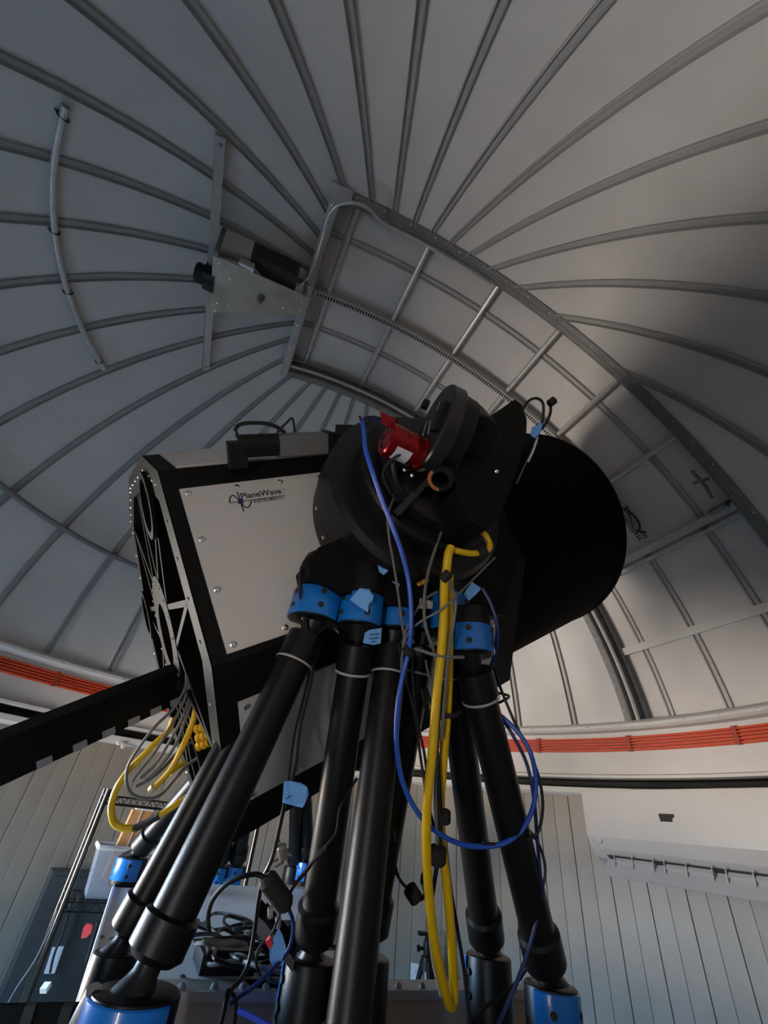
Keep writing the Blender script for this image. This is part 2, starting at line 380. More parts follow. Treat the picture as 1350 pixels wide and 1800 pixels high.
obj('corner_plate', MB().box(slitp(th + .005, -SW - .02, 2.295), N_ * .035, td * .06, rdir * .005), m_rib, curb, smooth=False)
for k in range(13): screw(slitp(th + .014, -SW + .05 + k * .095, 2.30), -rdir, .008, curb, m_chrome, 'bolt')

# ------------------------------------------------------------------ braces and shutter motor on the dome
pipe = thing('curved_conduit', polar(math.radians(175), math.radians(46.6), 2.37), 'long thin grey conduit curving across the dome seams at upper left', 'conduit')
obj('pipe', MB().tube([polar(math.radians(a), math.radians(46.6), 2.372) for a in lin(-137.5, -185, 30)], .015, 10), m_galv, pipe)
for a in (-139, -157, -168, -183):
    e = polar(math.radians(a), math.radians(46.6), 2.385)
    obj('clamp', MB().box(e, polar(math.radians(a), 0, .018) - DCEN, V((0, 0, .012)), (e - DCEN).normalized() * .022), m_track, pipe, smooth=False)
pipe = thing('ring_conduit', polar(math.radians(150), math.radians(25.8), 2.36), 'dark round pipe held on brackets low across the left side of the dome', 'conduit')
obj('pipe', MB().tube([polar(math.radians(a), math.radians(25.6 + .0009 * (a - 153) ** 2), 2.345) for a in lin(112, 186, 44)], .017, 10), m_track, pipe)
for a in (124.13, 134.13, 144.13, 154.13, 164.13, 174.13):
    e = polar(math.radians(a), math.radians(25.7), 2.37); t = V((-math.sin(math.radians(a)), math.cos(math.radians(a)), 0))
    obj('bracket', MB().box(e, t * .028, V((0, 0, .016)), (e - DCEN).normalized() * .025), m_track, pipe, smooth=False)
b0, b1 = sph_hit(388, 240, 2.37), sph_hit(362, 650, 2.37)
brace = thing('brace_bar', b1, 'straight flat grey brace bar behind the shutter motor plate', 'brace')
ax = (b1 - b0).normalized(); mid = (b0 + b1) / 2; nrm = (DCEN - mid).normalized(); nrm = (nrm - ax * nrm.dot(ax)).normalized(); sd = ax.cross(nrm)
obj('bar', MB().box(mid, ax * ((b1 - b0).length / 2), sd * .020, nrm * .005).box(mid + sd * .018 - nrm * .012, ax * ((b1 - b0).length / 2), sd * .003, nrm * .012), m_galv, brace, smooth=False)
for p in (b0 + ax * .03, b1 - ax * .03): screw(p + nrm * .005, nrm, .009, brace, m_track, 'bolt')
# motor plate
pl = [(374, 450), (392, 456), (545, 524), (532, 552), (369, 549)]
c0 = sph_hit(450, 510, 2.12); pn = V((0.10, .1, -1)).normalized()
def on_plane(x, y, c, n): d = ray(x, y); return CAM + d * ((c - CAM).dot(n) / d.dot(n))
motor = thing('shutter_motor', sph_hit(450, 510, 2.3), 'shutter drive motor on a bolted steel plate near the slit end', 'motor')
pp = [on_plane(x, y, c0, pn) for x, y in pl]
obj('mounting_plate', MB().prism(pp, -pn * .006), m_steel, motor, smooth=False)
for x, y in ((386, 462), (385, 487), (405, 492), (382, 533), (401, 537), (378, 547), (500, 522), (498, 541), (531, 531), (528, 546)):
    screw(on_plane(x, y, c0, pn), pn, .007, motor, m_chrome, 'bolt')
q = on_plane(459, 523, c0, pn)
obj('shaft_hub', MB().lathe(q, pn, [(-.01, .022), (.012, .022), (.012, .012), (.05, .010), (.052, 0)], 14), m_track, motor)
q = on_plane(455, 500, c0, pn)
q = on_plane(482, 492, c0, pn)
obj('gear_case_shade', MB().box(q - pn * .10 - A_ * .01, A_ * .13, N_ * .055, pn * .06), m_dark, motor, smooth=False)  # gear case, widened in black to cover the shadow behind the plate too
q = on_plane(432, 474, c0, pn)
obj('junction_box', MB().box(q - pn * .03, A_ * .04, N_ * .02, pn * .025), m_galv, motor, smooth=False)
q = on_plane(356, 493, c0, pn)
obj('motor_body', MB().lathe(q - pn * .05 + A_ * .06, -A_, [(0, 0), (0, .055), (.10, .055), (.105, .05), (.105, 0)], 8).box(q - pn * .05 + A_ * .03, A_ * .03, N_ * .05, pn * .05), m_black, motor, smooth=False)
for (x, y) in ((380, 445), (535, 520)):
    q = on_plane(x, y, c0, pn); obj('standoff', MB().tube([q, q - pn * .22], .012, 8), m_track, motor)
fc = [on_plane(440, 478, c0, pn) - pn * .05, sph_hit(470, 497, 2.15), sph_hit(505, 508, 2.17), sph_hit(535, 497, 2.2), sph_hit(552, 465, 2.24), sph_hit(566, 420, 2.27), sph_hit(578, 378, 2.28), sph_hit(600, 358, 2.28), sph_hit(640, 362, 2.28)]
fc += [slitp(math.radians(t), -SW + .02, 2.285) for t in (95, 90, 84, 78)]
sp = spline(fc, 14); mb = MB().tube(sp, [.0080 + .0016 * (i % 2) for i in range(len(sp))], 8)
tag(obj('flexible_conduit', mb, m_galv, org=low(mb)), 'ribbed grey flexible conduit looping from the motor along the slit edge', 'conduit')
# latch, chain and end stop on the slit
h = thing('chain_loop', slitp(math.radians(36), .04, 2.40), 'small dark chain loop hanging beside the rack rail end', 'chain')
cp = spline([slitp(math.radians(t), n, 2.38 - dz) for t, n, dz in ((39.5, .0, 0), (38.5, -.05, .02), (37, -.09, .05), (35.3, -.085, .05), (34.5, -.05, .04), (34.6, -.03, .03), (33.8, -.075, .03))], 8)
obj('chain', MB().tube(cp, [.006 + .003 * (i % 3 == 0) for i in range(len(cp))], 6), m_dark, h)
obj('hook', MB().box(slitp(math.radians(36.8), -.02, 2.39), N_ * .012, Z_ * .1, A_ * .01), m_track, h, smooth=False)
h = thing('latch_lever', slitp(math.radians(34), -.53, 2.36), 'dark latch lever bracket on the slit frame above the heavy beam', 'latch')
obj('bracket', MB().box(slitp(math.radians(32), -.50, 2.36), N_ * .05, Z_ * .03 + A_ * .03, A_ * .02), m_track, h, smooth=False)
obj('lever', MB().tube([slitp(math.radians(38), -.51, 2.36), slitp(math.radians(35.5), -.53, 2.32), slitp(math.radians(33.5), -.51, 2.33)], .010, 8).tube([slitp(math.radians(36.5), -.48, 2.34), slitp(math.radians(36), -.56, 2.34)], .008, 8), m_track, h)
#@@PART2@@

# ================================================================== TELESCOPE
TD = ray(1760, 688).normalized()            # optical axis, tilted up towards the slit
TO = dep(310, 1110, 1.40)                   # centre of the mirror-cell end
TU = (Z_ - TD * TD.z).normalized(); TW = TD.cross(TU); KT = 1.217
def T(s, w, u): return TO + TD * (s * KT) + TW * (w * KT) + TU * (u * KT)
tele = thing('telescope', T(.55, 0, -.5), 'large telescope with white octagonal panels and black cylindrical shroud', 'telescope')
OCT = [(.48, .19), (.345, .325), (.02, .48), (-.20, .48), (-.48, .20), (-.48, -.20), (-.20, -.48), (.20, -.48), (.48, -.20)]
def octp(s, k=1.): return [T(s, a * k, b * k) for a, b in OCT]
# body shell: octagonal prism, recessed at the mirror-cell end
mb = MB(); rings = [octp(-.022), octp(.80), octp(.80, .93), octp(.84, .90)]; n = len(OCT)
for a, b in zip(rings, rings[1:]): mb.add(a + b, [(i, (i + 1) % n, n + (i + 1) % n, n + i) for i in range(n)])
mb.add(octp(.05), [tuple(range(n))])
obj('body_frame', mb, m_frame, tele, smooth=False)
# mirror-cell end plate: polygon rim, hub, spokes
cell = obj('end_plate', MB().add(octp(-.024) + octp(-.024, .86) + octp(.05, .86), [(i, (i + 1) % n, n + (i + 1) % n, n + i) for i in range(n)] + [(n + i, n + (i + 1) % n, 2 * n + (i + 1) % n, 2 * n + i) for i in range(n)]), m_cell, tele, smooth=False)
def cellbar(p, q, wd, nm='rib'):
    a, b = T(-.024, *p), T(-.024, *q); ax = (b - a); sd = ax.normalized().cross(TD)
    obj(nm, MB().box((a + b) / 2 + TD * .03, ax / 2, sd * wd, TD * .03), m_cell, cell, smooth=False)
for k in range(9):
    g = 2 * PI * k / 9 + .2; g2 = g + PI / 9
    cellbar((.14 * math.cos(g), .14 * math.sin(g)), (.42 * math.cos(g2), .42 * math.sin(g2)), .008)
    cellbar((.14 * math.cos(g), .14 * math.sin(g)), (.42 * math.cos(g2 - 2 * PI / 9), .42 * math.sin(g2 - 2 * PI / 9)), .008)
obj('hub_ring', MB().lathe(T(.03, 0, 0), -TD, [(0, .10), (.068, .10), (.068, .19), (0, .19)], 36), m_cell, cell)
for (a, b, ang) in ((.30, .22, 0), (-.30, .16, 0), (.05, -.32, 0)):   # round cooling-fan rims
    obj('fan_ring', MB().lathe(T(-.026, a, b), -TD, [(0, .075), (.012, .075), (.012, .095), (0, .095)], 24), m_cell, cell)
for k in range(40):
    i = k % n; f = (k // n + .5) / 4.5; p, q = OCT[i], OCT[(i + 1) % n]
    screw(T(-.0245, (p[0] + (q[0] - p[0]) * f) * .93, (p[1] + (q[1] - p[1]) * f) * .93), -TD, .0045, cell, m_chrome, 'screw', .9)
for k in range(18):
    g = 2 * PI * k / 18
    screw(T(-.027, .14 * math.cos(g), .14 * math.sin(g)), -TD, .0045, cell, m_chrome, 'screw', .9)
# white panels on the faces, proud of the frame
def facebasis(th): return TW * math.cos(th) + TU * math.sin(th), -TW * math.sin(th) + TU * math.cos(th)
def panel(th, ap, s0, s1, t0, t1, scr=True, cut=0):
    nn, tt = facebasis(th)
    P = lambda s, t, h=0: TO + TD * (s * KT) + nn * (ap * KT + h) + tt * (t * KT)
    o = obj('side_panel', MB().prism([P(s0, t0), P(s1, t0), P(s1, t1), P(s0, t1)], nn * .006), m_panel, tele, smooth=False)
    if scr:
        ss = lin(s0 + .013, s1 - .013, 4); ts = lin(t0 + .012, t1 - .012, 4)
        for a in ss:
            for b in (ts[0], ts[-1]): screw(P(a, b, .006), nn, .008, o)
        for b in ts[1:-1]:
            for a in (ss[0], ss[-1]): screw(P(a, b, .006), nn, .008, o)
    return o, P
logo_panel, PL = panel(0, .48, .004, .312, -.188, .141)
panel(0, .48, .335, .70, -.188, .141)
panel(-PI / 4, .4808, .012, .312, -.113, .112); panel(-PI / 4, .4808, .335, .70, -.113, .112)
panel(-PI / 2, .48, .012, .312, -.15, .15); panel(-PI / 2, .48, .335, .70, -.15, .15)
panel(PI / 4, .4738, .012, .31, -.197, -.015, False); panel(PI / 4, .4738, .335, .70, -.197, -.015, False)
panel(PI, .48, .012, .312, -.15, .15); panel(PI, .48, .335, .70, -.15, .15)
panel(-3 * PI / 4, .4808, .012, .312, -.15, .15); panel(-3 * PI / 4, .4808, .335, .70, -.15, .15)
panel(3 * PI / 4, .4808, .012, .312, -.15, .15)
# shroud
obj('shroud', MB().lathe(T(.80, 0, 0), TD, [(0, .50), (.02, .527), ((1.53 - .80) * KT - .01, .527), ((1.53 - .80) * KT, .522), ((1.53 - .80) * KT, .500), (.30, .49), (.30, 0)], 64), m_cloth, tele)
obj('shroud_band', MB().lathe(T(1.47, 0, 0), TD, [(0, .527), (.005, .531), (.03, .531), (.035, .527)], 64), m_cloth, tele)
# logo on the white panel
def facept(x, y, h=.0068):
    nn = TW; p0 = PL(0, 0, h); d = ray(x, y); return CAM + d * ((p0 - CAM).dot(nn) / d.dot(nn))
def text_mesh(body, name, org, ex, ey, width, m, parent, bold=0., thick=None):
    cu = bpy.data.curves.new(name, 'FONT'); cu.body = body; cu.offset = bold; cu.resolution_u = 3
    o = bpy.data.objects.new(name, cu); COL.objects.link(o)
    me = bpy.data.meshes.new_from_object(o.evaluated_get(bpy.context.evaluated_depsgraph_get()))
    bpy.data.objects.remove(o)
    xs = [v.co.x for v in me.vertices]; x0, x1 = min(xs), max(xs); sc = width / (x1 - x0); sy = (thick or 1.) * sc
    mb = MB().add([org + ex * ((v.co.x - x0) * sc) + ey * (v.co.y * sy) for v in me.vertices], [tuple(p.vertices) for p in me.polygons])
    bpy.data.meshes.remove(me); return obj(name, mb, m, parent, smooth=False)
a = facept(425, 877); b = facept(496, 868)
text_mesh('PlaneWave', 'brand_lettering', a, TD, TU, (b - a).dot(TD), m_ink, logo_panel, .018)
a = facept(447, 884.5); b = facept(500, 878)
text_mesh('INSTRUMENTS', 'brand_lettering', a, TD, TU, (b - a).dot(TD), m_ink, logo_panel, .012)
a = facept(497, 862); text_mesh('TM', 'brand_lettering', a, TD, TU, .008, m_ink, logo_panel)
def strip(pts, wd, m, nm):
    pts = [facept(x, y, .0072) for x, y in pts]; pts = spline(pts, 8); mb = MB(); L = []
    for i, p in enumerate(pts):
        t = (pts[min(i + 1, len(pts) - 1)] - pts[max(i - 1, 0)]).normalized(); sdv = t.cross(TW) * wd
        L += [p - sdv, p + sdv]
    obj(nm, mb.add(L, [(2 * i, 2 * i + 1, 2 * i + 3, 2 * i + 2) for i in range(len(pts) - 1)]), m, logo_panel, smooth=False)
strip([(403, 884), (501, 871)], .0014, mat('logo_grey', (.12, .12, .12), .5), 'logo_axis')
strip([(403.5, 883), (404, 876), (407, 871.5), (411, 871), (416, 875), (422, 881), (428, 889), (434, 892), (439, 889), (442, 880)], .0016, m_ink, 'logo_wave')
strip([(417, 864), (422.5, 881), (428.5, 899)], .0016, m_ink, 'logo_stroke')
g = [facept(x, y, .0078) for x, y in ((417.5, 880), (421, 875.5), (427, 877.5), (428.5, 883), (424, 887), (418.5, 885))]
obj('logo_dot', MB().add(g, [tuple(range(6))]), m_inkblue, logo_panel, smooth=False)

# ------------------------------------------------------------------ linear actuator lying on the upper chamfer
nn, tt = facebasis(PI / 4)
def topp(x, y, h):
    p0 = TO + nn * (.4738 * KT + h); d = ray(x, y); return CAM + d * ((p0 - CAM).dot(nn) / d.dot(nn))
act = thing('linear_actuator', topp(490, 785, .0), 'grey linear actuator with black motor lying on top of the white telescope panel', 'actuator')
a0, a1 = topp(410, 785, .05), topp(585, 777, .05); ad = (a1 - a0).normalized(); L = (a1 - a0).length; asd = ad.cross(nn)
at = lambda f, h=0, s=0: a0 + ad * (L * f) + nn * h + asd * s
obj('foot_bracket', MB().box(at(.03, -.02), ad * .022, asd * .022, nn * .032), m_black, act, smooth=False)
obj('motor_housing', MB().lathe(at(.06), ad, [(0, 0), (0, .026), (.004, .029), (L * .36, .029), (L * .36, 0)], 20), m_black, act)
obj('actuator_tube', MB().box(at(.68), ad * (L * .26), asd * .026, nn * .026).tube([at(.42, -.02), at(.94, -.02)], .014, 10), mat('actuator_alloy', (.25, .24, .235), .4, .6), act, smooth=False)
obj('end_cap', MB().box(at(.945), ad * .008, asd * .028, nn * .030), m_black, act, smooth=False)
obj('piston_rod', MB().tube([at(.95, 0), at(1.25, 0)], .010, 12), m_chrome, act)
obj('clevis', MB().box(at(1.12, -.01), ad * .03, asd * .02, nn * .035), m_black, act, smooth=False)
obj('power_lead', MB().tube(spline([at(.06, .02), at(.03, .04), at(.10, .055), at(.3, .055), at(.42, .045), at(.5, .03)]), .005, 6), m_bcab, act)
obj('sensor_lead', MB().tube(spline([at(.42, .03), at(.52, .055), at(.58, .065), at(.6, .03)]), .003, 6), m_bcab, act)

# ------------------------------------------------------------------ mount: rotator, fork arm, platform, legs
mount = thing('hexapod_mount', (.15, -.3, -.42), 'black multi-leg telescope mount with blue jointed feet and rotator bearing', 'mount')
NC = (.46, -.03)                                        # nasmyth axis (s, u)
obj('bearing_flange', MB().lathe(T(NC[0], .482, NC[1]), TW, [(0, .20), (0, .270), (.055, .270), (.064, .262), (.064, .20)], 72), m_blackgl, mount)
obj('rotator_drum', MB().lathe(T(.44, .535, -.015), TW, [(0, .20), (0, .250), (.095, .250), (.112, .238), (.116, .15), (.116, 0)], 72), m_blackgl, mount)
obj('rotator_ring', MB().lathe(T(.44, .63, -.015), TW, [(0, .195), (.045, .195), (.052, .188), (.054, .12), (.054, 0)], 56), m_black, mount)
obj('rotator_ring', MB().lathe(T(.44, .675, -.015), TW, [(0, .16), (.03, .16), (.035, .152), (.035, .0)], 48), m_blackgl, mount)
for k in range(20):
    g = 2 * PI * k / 20; p = T(NC[0], .482, NC[1]) + TW * .064 + (TD * math.cos(g) + TU * math.sin(g)) * .366
    screw(T(NC[0], .51, NC[1]) + (TD * math.cos(g) + TU * math.sin(g)) * .270, TD * math.cos(g) + TU * math.sin(g), .006, mount)
def wpl(x, y, ap): p0 = T(0, ap, 0); d = ray(x, y); return CAM + d * ((p0 - CAM).dot(TW) / d.dot(TW))
arm = [(610, 925), (602, 946), (560, 962), (540, 985), (545, 1012), (600, 1040), (700, 1065), (850, 1085), (885, 1080), (905, 1000), (890, 900), (820, 860), (700, 900)]
obj('fork_arm', MB().prism([wpl(x, y, .57) for x, y in arm], -TW * .09), m_frame, mount, smooth=False)
PC = V((.24, -.42, .60))
obj('top_platform', MB().lathe(PC, Z_, [(-.025, 0), (-.025, .26), (-.02, .265), (.02, .265), (.025, .26), (.025, 0)], 6), m_frame, mount, smooth=False)
obj('far_fork_arm', MB().prism([T(.35, -.60, -.05), T(.75, -.60, -.05), T(.80, -.60, -.42), T(.30, -.60, -.30)], -TW * .09), m_frame, mount, smooth=False)
obj('connector_plate', MB().prism([dep(x, y, 1.03) for x, y in ((566, 1000), (605, 1012), (601, 1028), (563, 1018))], FW * .012), m_rib, mount, smooth=False)
obj('connector_plate', MB().prism([dep(x, y, 1.03) for x, y in ((621, 1018), (627, 1020), (622, 1034), (617, 1032))], FW * .012), m_rib, mount, smooth=False)
BASE_Z = -.43
def can(c, up_, h, r, cover, cover_h, parent, side, holes=True, m=m_tube):
    """joint housing: c at its open end, up_ points from the body to the open end; blue half cover towards 'side'"""
    o = obj('joint_housing', MB().lathe(c, -up_, [(0, 0), (0, r * .93), (.002, r * .985), (.005, r), (h - .004, r), (h, r * .97), (h, 0)], 36), m, parent)
    if cover:
        side = V(side); rr = r + .004
        cv = obj('blue_cover', MB().lathe(c, -up_, [(.004, r), (.004, rr - .002), (.006, rr), (cover_h - .003, rr), (cover_h, rr - .002), (cover_h, r)], 30, -cover / 2, cover / 2, side), m_blue, o)
        if holes:
            x = (side - up_ * side.dot(up_)).normalized(); y = up_.cross(x)
            for hh in (.3, .78):
                for ga in (-.55, .62):
                    dr = x * math.cos(ga) + y * math.sin(ga)
                    obj('bolt_hole', MB().lathe(c - up_ * (.004 + (cover_h - .004) * hh) + dr * (rr - .001), dr, [(0, .0068), (.0012, .0068), (.0013, .0)], 12), m_dark, cv)
    return o
def leg(f, t, r=.035, cl=1.,  rc=.0525, cover=2.6, ch=.085, side=(-.3, -1, 0), tcover=2.6, tside=(-.3, -1, 0), base=BASE_Z, topcan=True, tch=.07, hlen=.16):
    F, Tp = dep(*f), dep(*t); ax = (Tp - F).normalized(); L = (Tp - F).length; k = r / .035
    lg = obj('leg', MB().lathe(F, ax, [(.07 * k, 0), (.07 * k, r), (L - .085 * k, r), (L - .085 * k, 0)], 28), m_tube, mount)
    obj('lower_collar', MB().lathe(F, ax, [(.026 * k, 0), (.026 * k, .032 * k), (.036 * k, .043 * k), (.030 * k + .060 * k * cl, .043 * k), (.030 * k + .066 * k * cl, .036 * k)], 28), m_tube, lg)
    obj('lower_neck', MB().lathe(F, ax, [(-.03 * k, .040 * k), (-.014 * k, .034 * k), (.002 * k, .024 * k), (.012 * k, .019 * k), (.03 * k, .018 * k)], 24), m_blackgl, lg)
    can(F - Z_ * (.006), Z_, F.z - .006 - base, rc, cover, ch, lg, side)
    if topcan:
        obj('upper_collar', MB().lathe(Tp, -ax, [(.030 * k, 0), (.030 * k, .024 * k), (.036 * k, .040 * k), (.092 * k, .040 * k), (.096 * k, .036 * k)], 28), m_tube, lg)
        obj('ring_seal', MB().lathe(Tp, -ax, [(.094 * k, .040 * k), (.096 * k, .0412 * k), (.099 * k, .0405 * k)], 28), m_rib, lg)
        obj('upper_neck', MB().lathe(Tp, -ax, [(-.02 * k, .036 * k), (.0, .030 * k), (.03 * k, .017 * k), (.045 * k, .017 * k)], 20), m_blackgl, lg)
        up2 = -(Z_ * .93 + ax * .2).normalized()
        can(Tp + up2 * .004, up2, hlen, rc * .95, tcover, tch, lg, tside, True)
    return lg
leg((246, 1730, .62), (551, 1094, .97), rc=.060, cl=.75, cover=2.9, ch=.10, side=(-.35, -1, 0))                                   # front left
leg((210, 1664, .80), (512, 1104, 1.08), r=.029, rc=.041, cover=0, tcover=2.4, tside=(-1, -.6, 0), tch=.10)
leg((548, 1678, .89), (632, 1102, .97), cover=1.2, side=(-1, .25, 0))
leg((591, 1985, .60), (692, 1112, 1.02), cover=0, tcover=2.0, tch=.10)
leg((640, 1672, .88), (745, 1115, 1.12), cover=0, tcover=2.6, tch=.11, tside=(.2, -1, 0))
leg((858, 1672, 1.04), (786, 1112, 1.03), cover=.9, side=(-1, .30, 0), tside=(.3, -1, 0), tch=.09)
leg((966, 1722, .89), (826, 1150, .94), cover=2.4, ch=.10, side=(.25, -1, 0), tside=(.4, -1, 0), tch=.06, hlen=.10)
TRAY_Z = -.30
leg((236, 1503, 1.85), (440, 1262, 1.95), r=.038, rc=.060, cover=2.6, side=(-.3, -1, 0), base=TRAY_Z, topcan=False, ch=.075)
leg((385, 1520, 2.30), (470, 1250, 2.2), r=.035, rc=.055, cover=2.6, base=TRAY_Z, topcan=False, ch=.075)
leg((416, 1519, 2.35), (468, 1250, 2.25), r=.038, rc=.056, cover=2.6, side=(-.4, -1, 0), base=TRAY_Z, topcan=False, ch=.08)
leg((518, 1520, 2.40), (524, 1262, 2.3), r=.035, rc=.055, cover=0, base=TRAY_Z, topcan=False)
leg((541, 1512, 2.40), (531, 1262, 2.4), r=.035, rc=.055, cover=2.6, side=(-1, -.3, 0), base=TRAY_Z, topcan=False, ch=.08)

# ------------------------------------------------------------------ base: pale tray, front beam, pier
tray = thing('equipment_tray', hz(300, 1650, TRAY_Z - .10), 'pale blue-grey tray plate carrying the rear mount feet and a tangle of cables', 'tray')
tp = [hz(x, y, TRAY_Z) for x, y in ((205, 1545), (300, 1550), (555, 1564), (600, 1738), (300, 1742), (138, 1772))]
obj('tray_top', MB().prism([p - Z_ * .012 for p in tp], Z_ * .012), m_tray, tray, smooth=False)
a, b = tp[0], tp[5]; sdv = (b - a).normalized().cross(Z_)
obj('tray_rim', MB().prism([a - Z_ * .04, b - Z_ * .04, b + Z_ * .008, a + Z_ * .008], sdv * .006), m_tray, tray, smooth=False)
for x, y in ((178, 1648), (197, 1651), (206, 1633), (320, 1718), (255, 1600)): screw(hz(x, y, TRAY_Z), Z_, .008, tray, m_track, 'bolt')
n0, n1 = hz(225, 1741, TRAY_Z), hz(800, 1738, TRAY_Z); bd = (n1 - n0).normalized(); bs = V((-bd.y, bd.x, 0)); n1 = n1 + bd * .22
beam = thing('base_beam', (n0 + n1) / 2 - Z_ * .30, 'weathered grey steel beam with bolts under the front mount feet', 'beam')
obj('beam_face', MB().box((n0 + n1) / 2 - Z_ * .16 + bs * .03, (n1 - n0) / 2, bs * .03, Z_ * .145), m_base, beam, smooth=False)
obj('beam_flange', MB().box((n0 + n1) / 2 - Z_ * .008 + bs * .03, (n1 - n0) / 2, bs * .04, Z_ * .008), m_rib, beam, smooth=False)
for x, y in ((320, 1745), (378, 1744), (430, 1745), (470, 1743), (700, 1737), (748, 1741), (772, 1737), (905, 1744)):
    p = hz(x, y, TRAY_Z); q = n0 + bd * (p - n0).dot(bd) + bs * .005; screw(q, Z_, .008, beam, m_track, 'bolt', 1.2)
obj('cable_clip', MB().box(hz(690, 1778, -.36), bd * .014, bs * .02, Z_ * .012), m_black, beam, smooth=False)
pier = thing('pier_base', (.2, -.25, FLOOR_Z), 'dark steel pedestal standing under the mount feet', 'pier')
obj('ledge', MB().lathe((.25, -.32, BASE_Z), Z_, [(-.04, 0), (-.04, .68), (0, .68), (0, 0)], 48), m_base, pier)
obj('column', MB().lathe((.25, -.10, FLOOR_Z), Z_, [(0, .38), (.03, .38), (.04, .30), (.84, .30)], 48), m_base, pier)
o = MB().tube([dep(166, 1742, .60), dep(128, 1815, .60)], .011, 12); tag(obj('alloy_post', o, m_galv, org=low(o)), 'short bright alloy post beside the front left blue foot', 'post')

# ------------------------------------------------------------------ black arm with hook tape strips, towards the left
p0, p1 = dep(-60, 1357, .93), dep(338, 1188, 1.36)
armo = thing('cable_boom', (p0 + p1) / 2, 'long black boom with grey tape strips reaching in from the left edge', 'boom')
ad = (p1 - p0).normalized(); vv = (UP - ad * UP.dot(ad)).normalized(); dv = ad.cross(vv)
obj('arm_bar', MB().box((p0 + p1) / 2, ad * ((p1 - p0).length / 2), vv * .050, dv * .03), m_frame, armo, smooth=False)
obj('arm_knuckle', MB().lathe(p1 - dv * .035 - ad * .01, dv, [(0, 0), (0, .052), (.005, .058), (.065, .058), (.07, .052), (.07, 0)], 28), m_frame, armo)
for i, (x, y) in enumerate(((36, 1358), (92, 1324), (142, 1290), (190, 1258), (236, 1229), (280, 1206))):
    f = (dep(x, y, 1) - CAM); t = min(max(((x + 60) / 398), 0), 1); c = p0 + (p1 - p0) * t
    sg = -1 if dv.dot(FW) > 0 else 1
    obj('tape_strip', MB().box(c - vv * .041 + dv * (.0315 * sg), ad * .015, vv * .009, dv * .0015), m_velcro, armo, smooth=False)
# ================================================================== INSTRUMENTS ON THE ROTATOR
fn = (RT * (-.93 * .95) + UP * (.37 * .95) - FW * .20).normalized()
fc_ = dep(770, 757, .98); maj = (RT * .41 + UP * .91); maj = (maj - fn * maj.dot(fn)).normalized(); mnr = fn.cross(maj)
def onf(x, y, h): d = ray(x, y); p = fc_ + fn * h; return CAM + d * ((p - CAM).dot(fn) / d.dot(fn))
fwheel = thing('filter_wheel', fc_ - maj * .1, 'flat dark grey round filter wheel housing tilted above the rotator', 'filter wheel')
fo = MB().lathe(fc_ - fn * .018, fn, [(0, 0), (0, .100), (.004, .104), (.032, .104), (.036, .100), (.036, 0)], 48)
obj('housing', fo, mat('filter_wheel_black', (.016, .016, .0165), .35), fwheel)
obj('rim_rib', MB().lathe(fc_ - fn * .050, fn, [(0, 0), (0, .093), (.032, .096)], 40), m_black, fwheel)
a, b = onf(744, 766, .0188), onf(752, 738, .0188); ex = (b - a).normalized()
text_mesh('ZWO', 'lettering', a, ex, -ex.cross(fn), (b - a).length, m_paper, fwheel, .02, .9)
for l0, l1 in (((752, 763), (756, 740)), ((768, 720), (773, 707))):
    a, b = onf(*l0, .0188), onf(*l1, .0188); obj('lettering_line', MB().box((a + b) / 2, (b - a) / 2, (b - a).normalized().cross(fn) * .0012, fn * .0003), m_paper, fwheel, smooth=False)
obj('motor_bump', MB().box(onf(774, 733, .024), maj * .032, mnr * .016, fn * .007), m_black, fwheel, smooth=False)
obj('connector', MB().lathe(onf(752, 713, .018), fn, [(0, .014), (.014, .013), (.014, 0)], 14), m_black, fwheel)
cc = dep(737, 797, .955); cax = (dep(683, 772, .925) - cc).normalized(); cl = (dep(683, 772, .925) - cc).length
rcam = thing('red_camera', cc, 'small red anodised camera with white label on the filter wheel', 'camera')
obj('body', MB().lathe(cc - cax * .01, cax, [(0, 0), (0, .034), (.003, .036), (.012, .036), (.014, .034), (.026, .034), (.028, .036), (.045, .036), (.048, .034), (cl * .72, .034), (cl * .74, .037), (cl * 1.18, .037), (cl * 1.22, .033), (cl * 1.22, 0)], 36), m_red, rcam)
obj('shadow_band', MB().lathe(cc - cax * .01, cax, [(cl * .40, .0345), (cl * .40, .0365), (cl * .70, .0365), (cl * .70, .0345)], 36, .3, 3.6, UP), m_black, rcam)  # shadow across the red body, put in as a black strip
lb = -FW * .8 + RT * -.1 - UP * .35
obj('white_label', MB().lathe(cc - cax * .01, cax, [(cl * .50, .0372), (cl * .98, .0376)], 10, -.85, .15, lb), m_paper, rcam)
for k in range(6):
    g = 2 * PI * k / 6; e1 = cax.orthogonal().normalized(); e2 = cax.cross(e1)
    obj('vent', MB().lathe(cc + cax * (cl * 1.22 - .0098) + (e1 * math.cos(g) + e2 * math.sin(g)) * .019, cax, [(0, .007), (.001, .007), (.0011, 0)], 10), m_dark, rcam)
obj('usb_block', MB().box(cc + cax * (cl * .95) + UP * .038, cax * .018, UP * .012, RT * .004 + FW * .012), m_red, rcam, smooth=False)
obj('back_ring', MB().lathe(cc - cax * .018, cax, [(0, .030), (0, .037), (.006, .037), (.006, .030)], 32), m_steel, rcam)
inst = thing('instrument_housing', T(.75, .7, -.2), 'black boxy instrument housing behind the filter wheel on the rotator', 'instrument')
ob = [(812, 765), (846, 742), (905, 702), (918, 712), (926, 738), (925, 775), (900, 850), (880, 905), (855, 930), (825, 915), (800, 860)]
obj('housing', MB().prism([wpl(x, y, .76) for x, y in ob], -TW * .09), m_frame, inst, smooth=False)
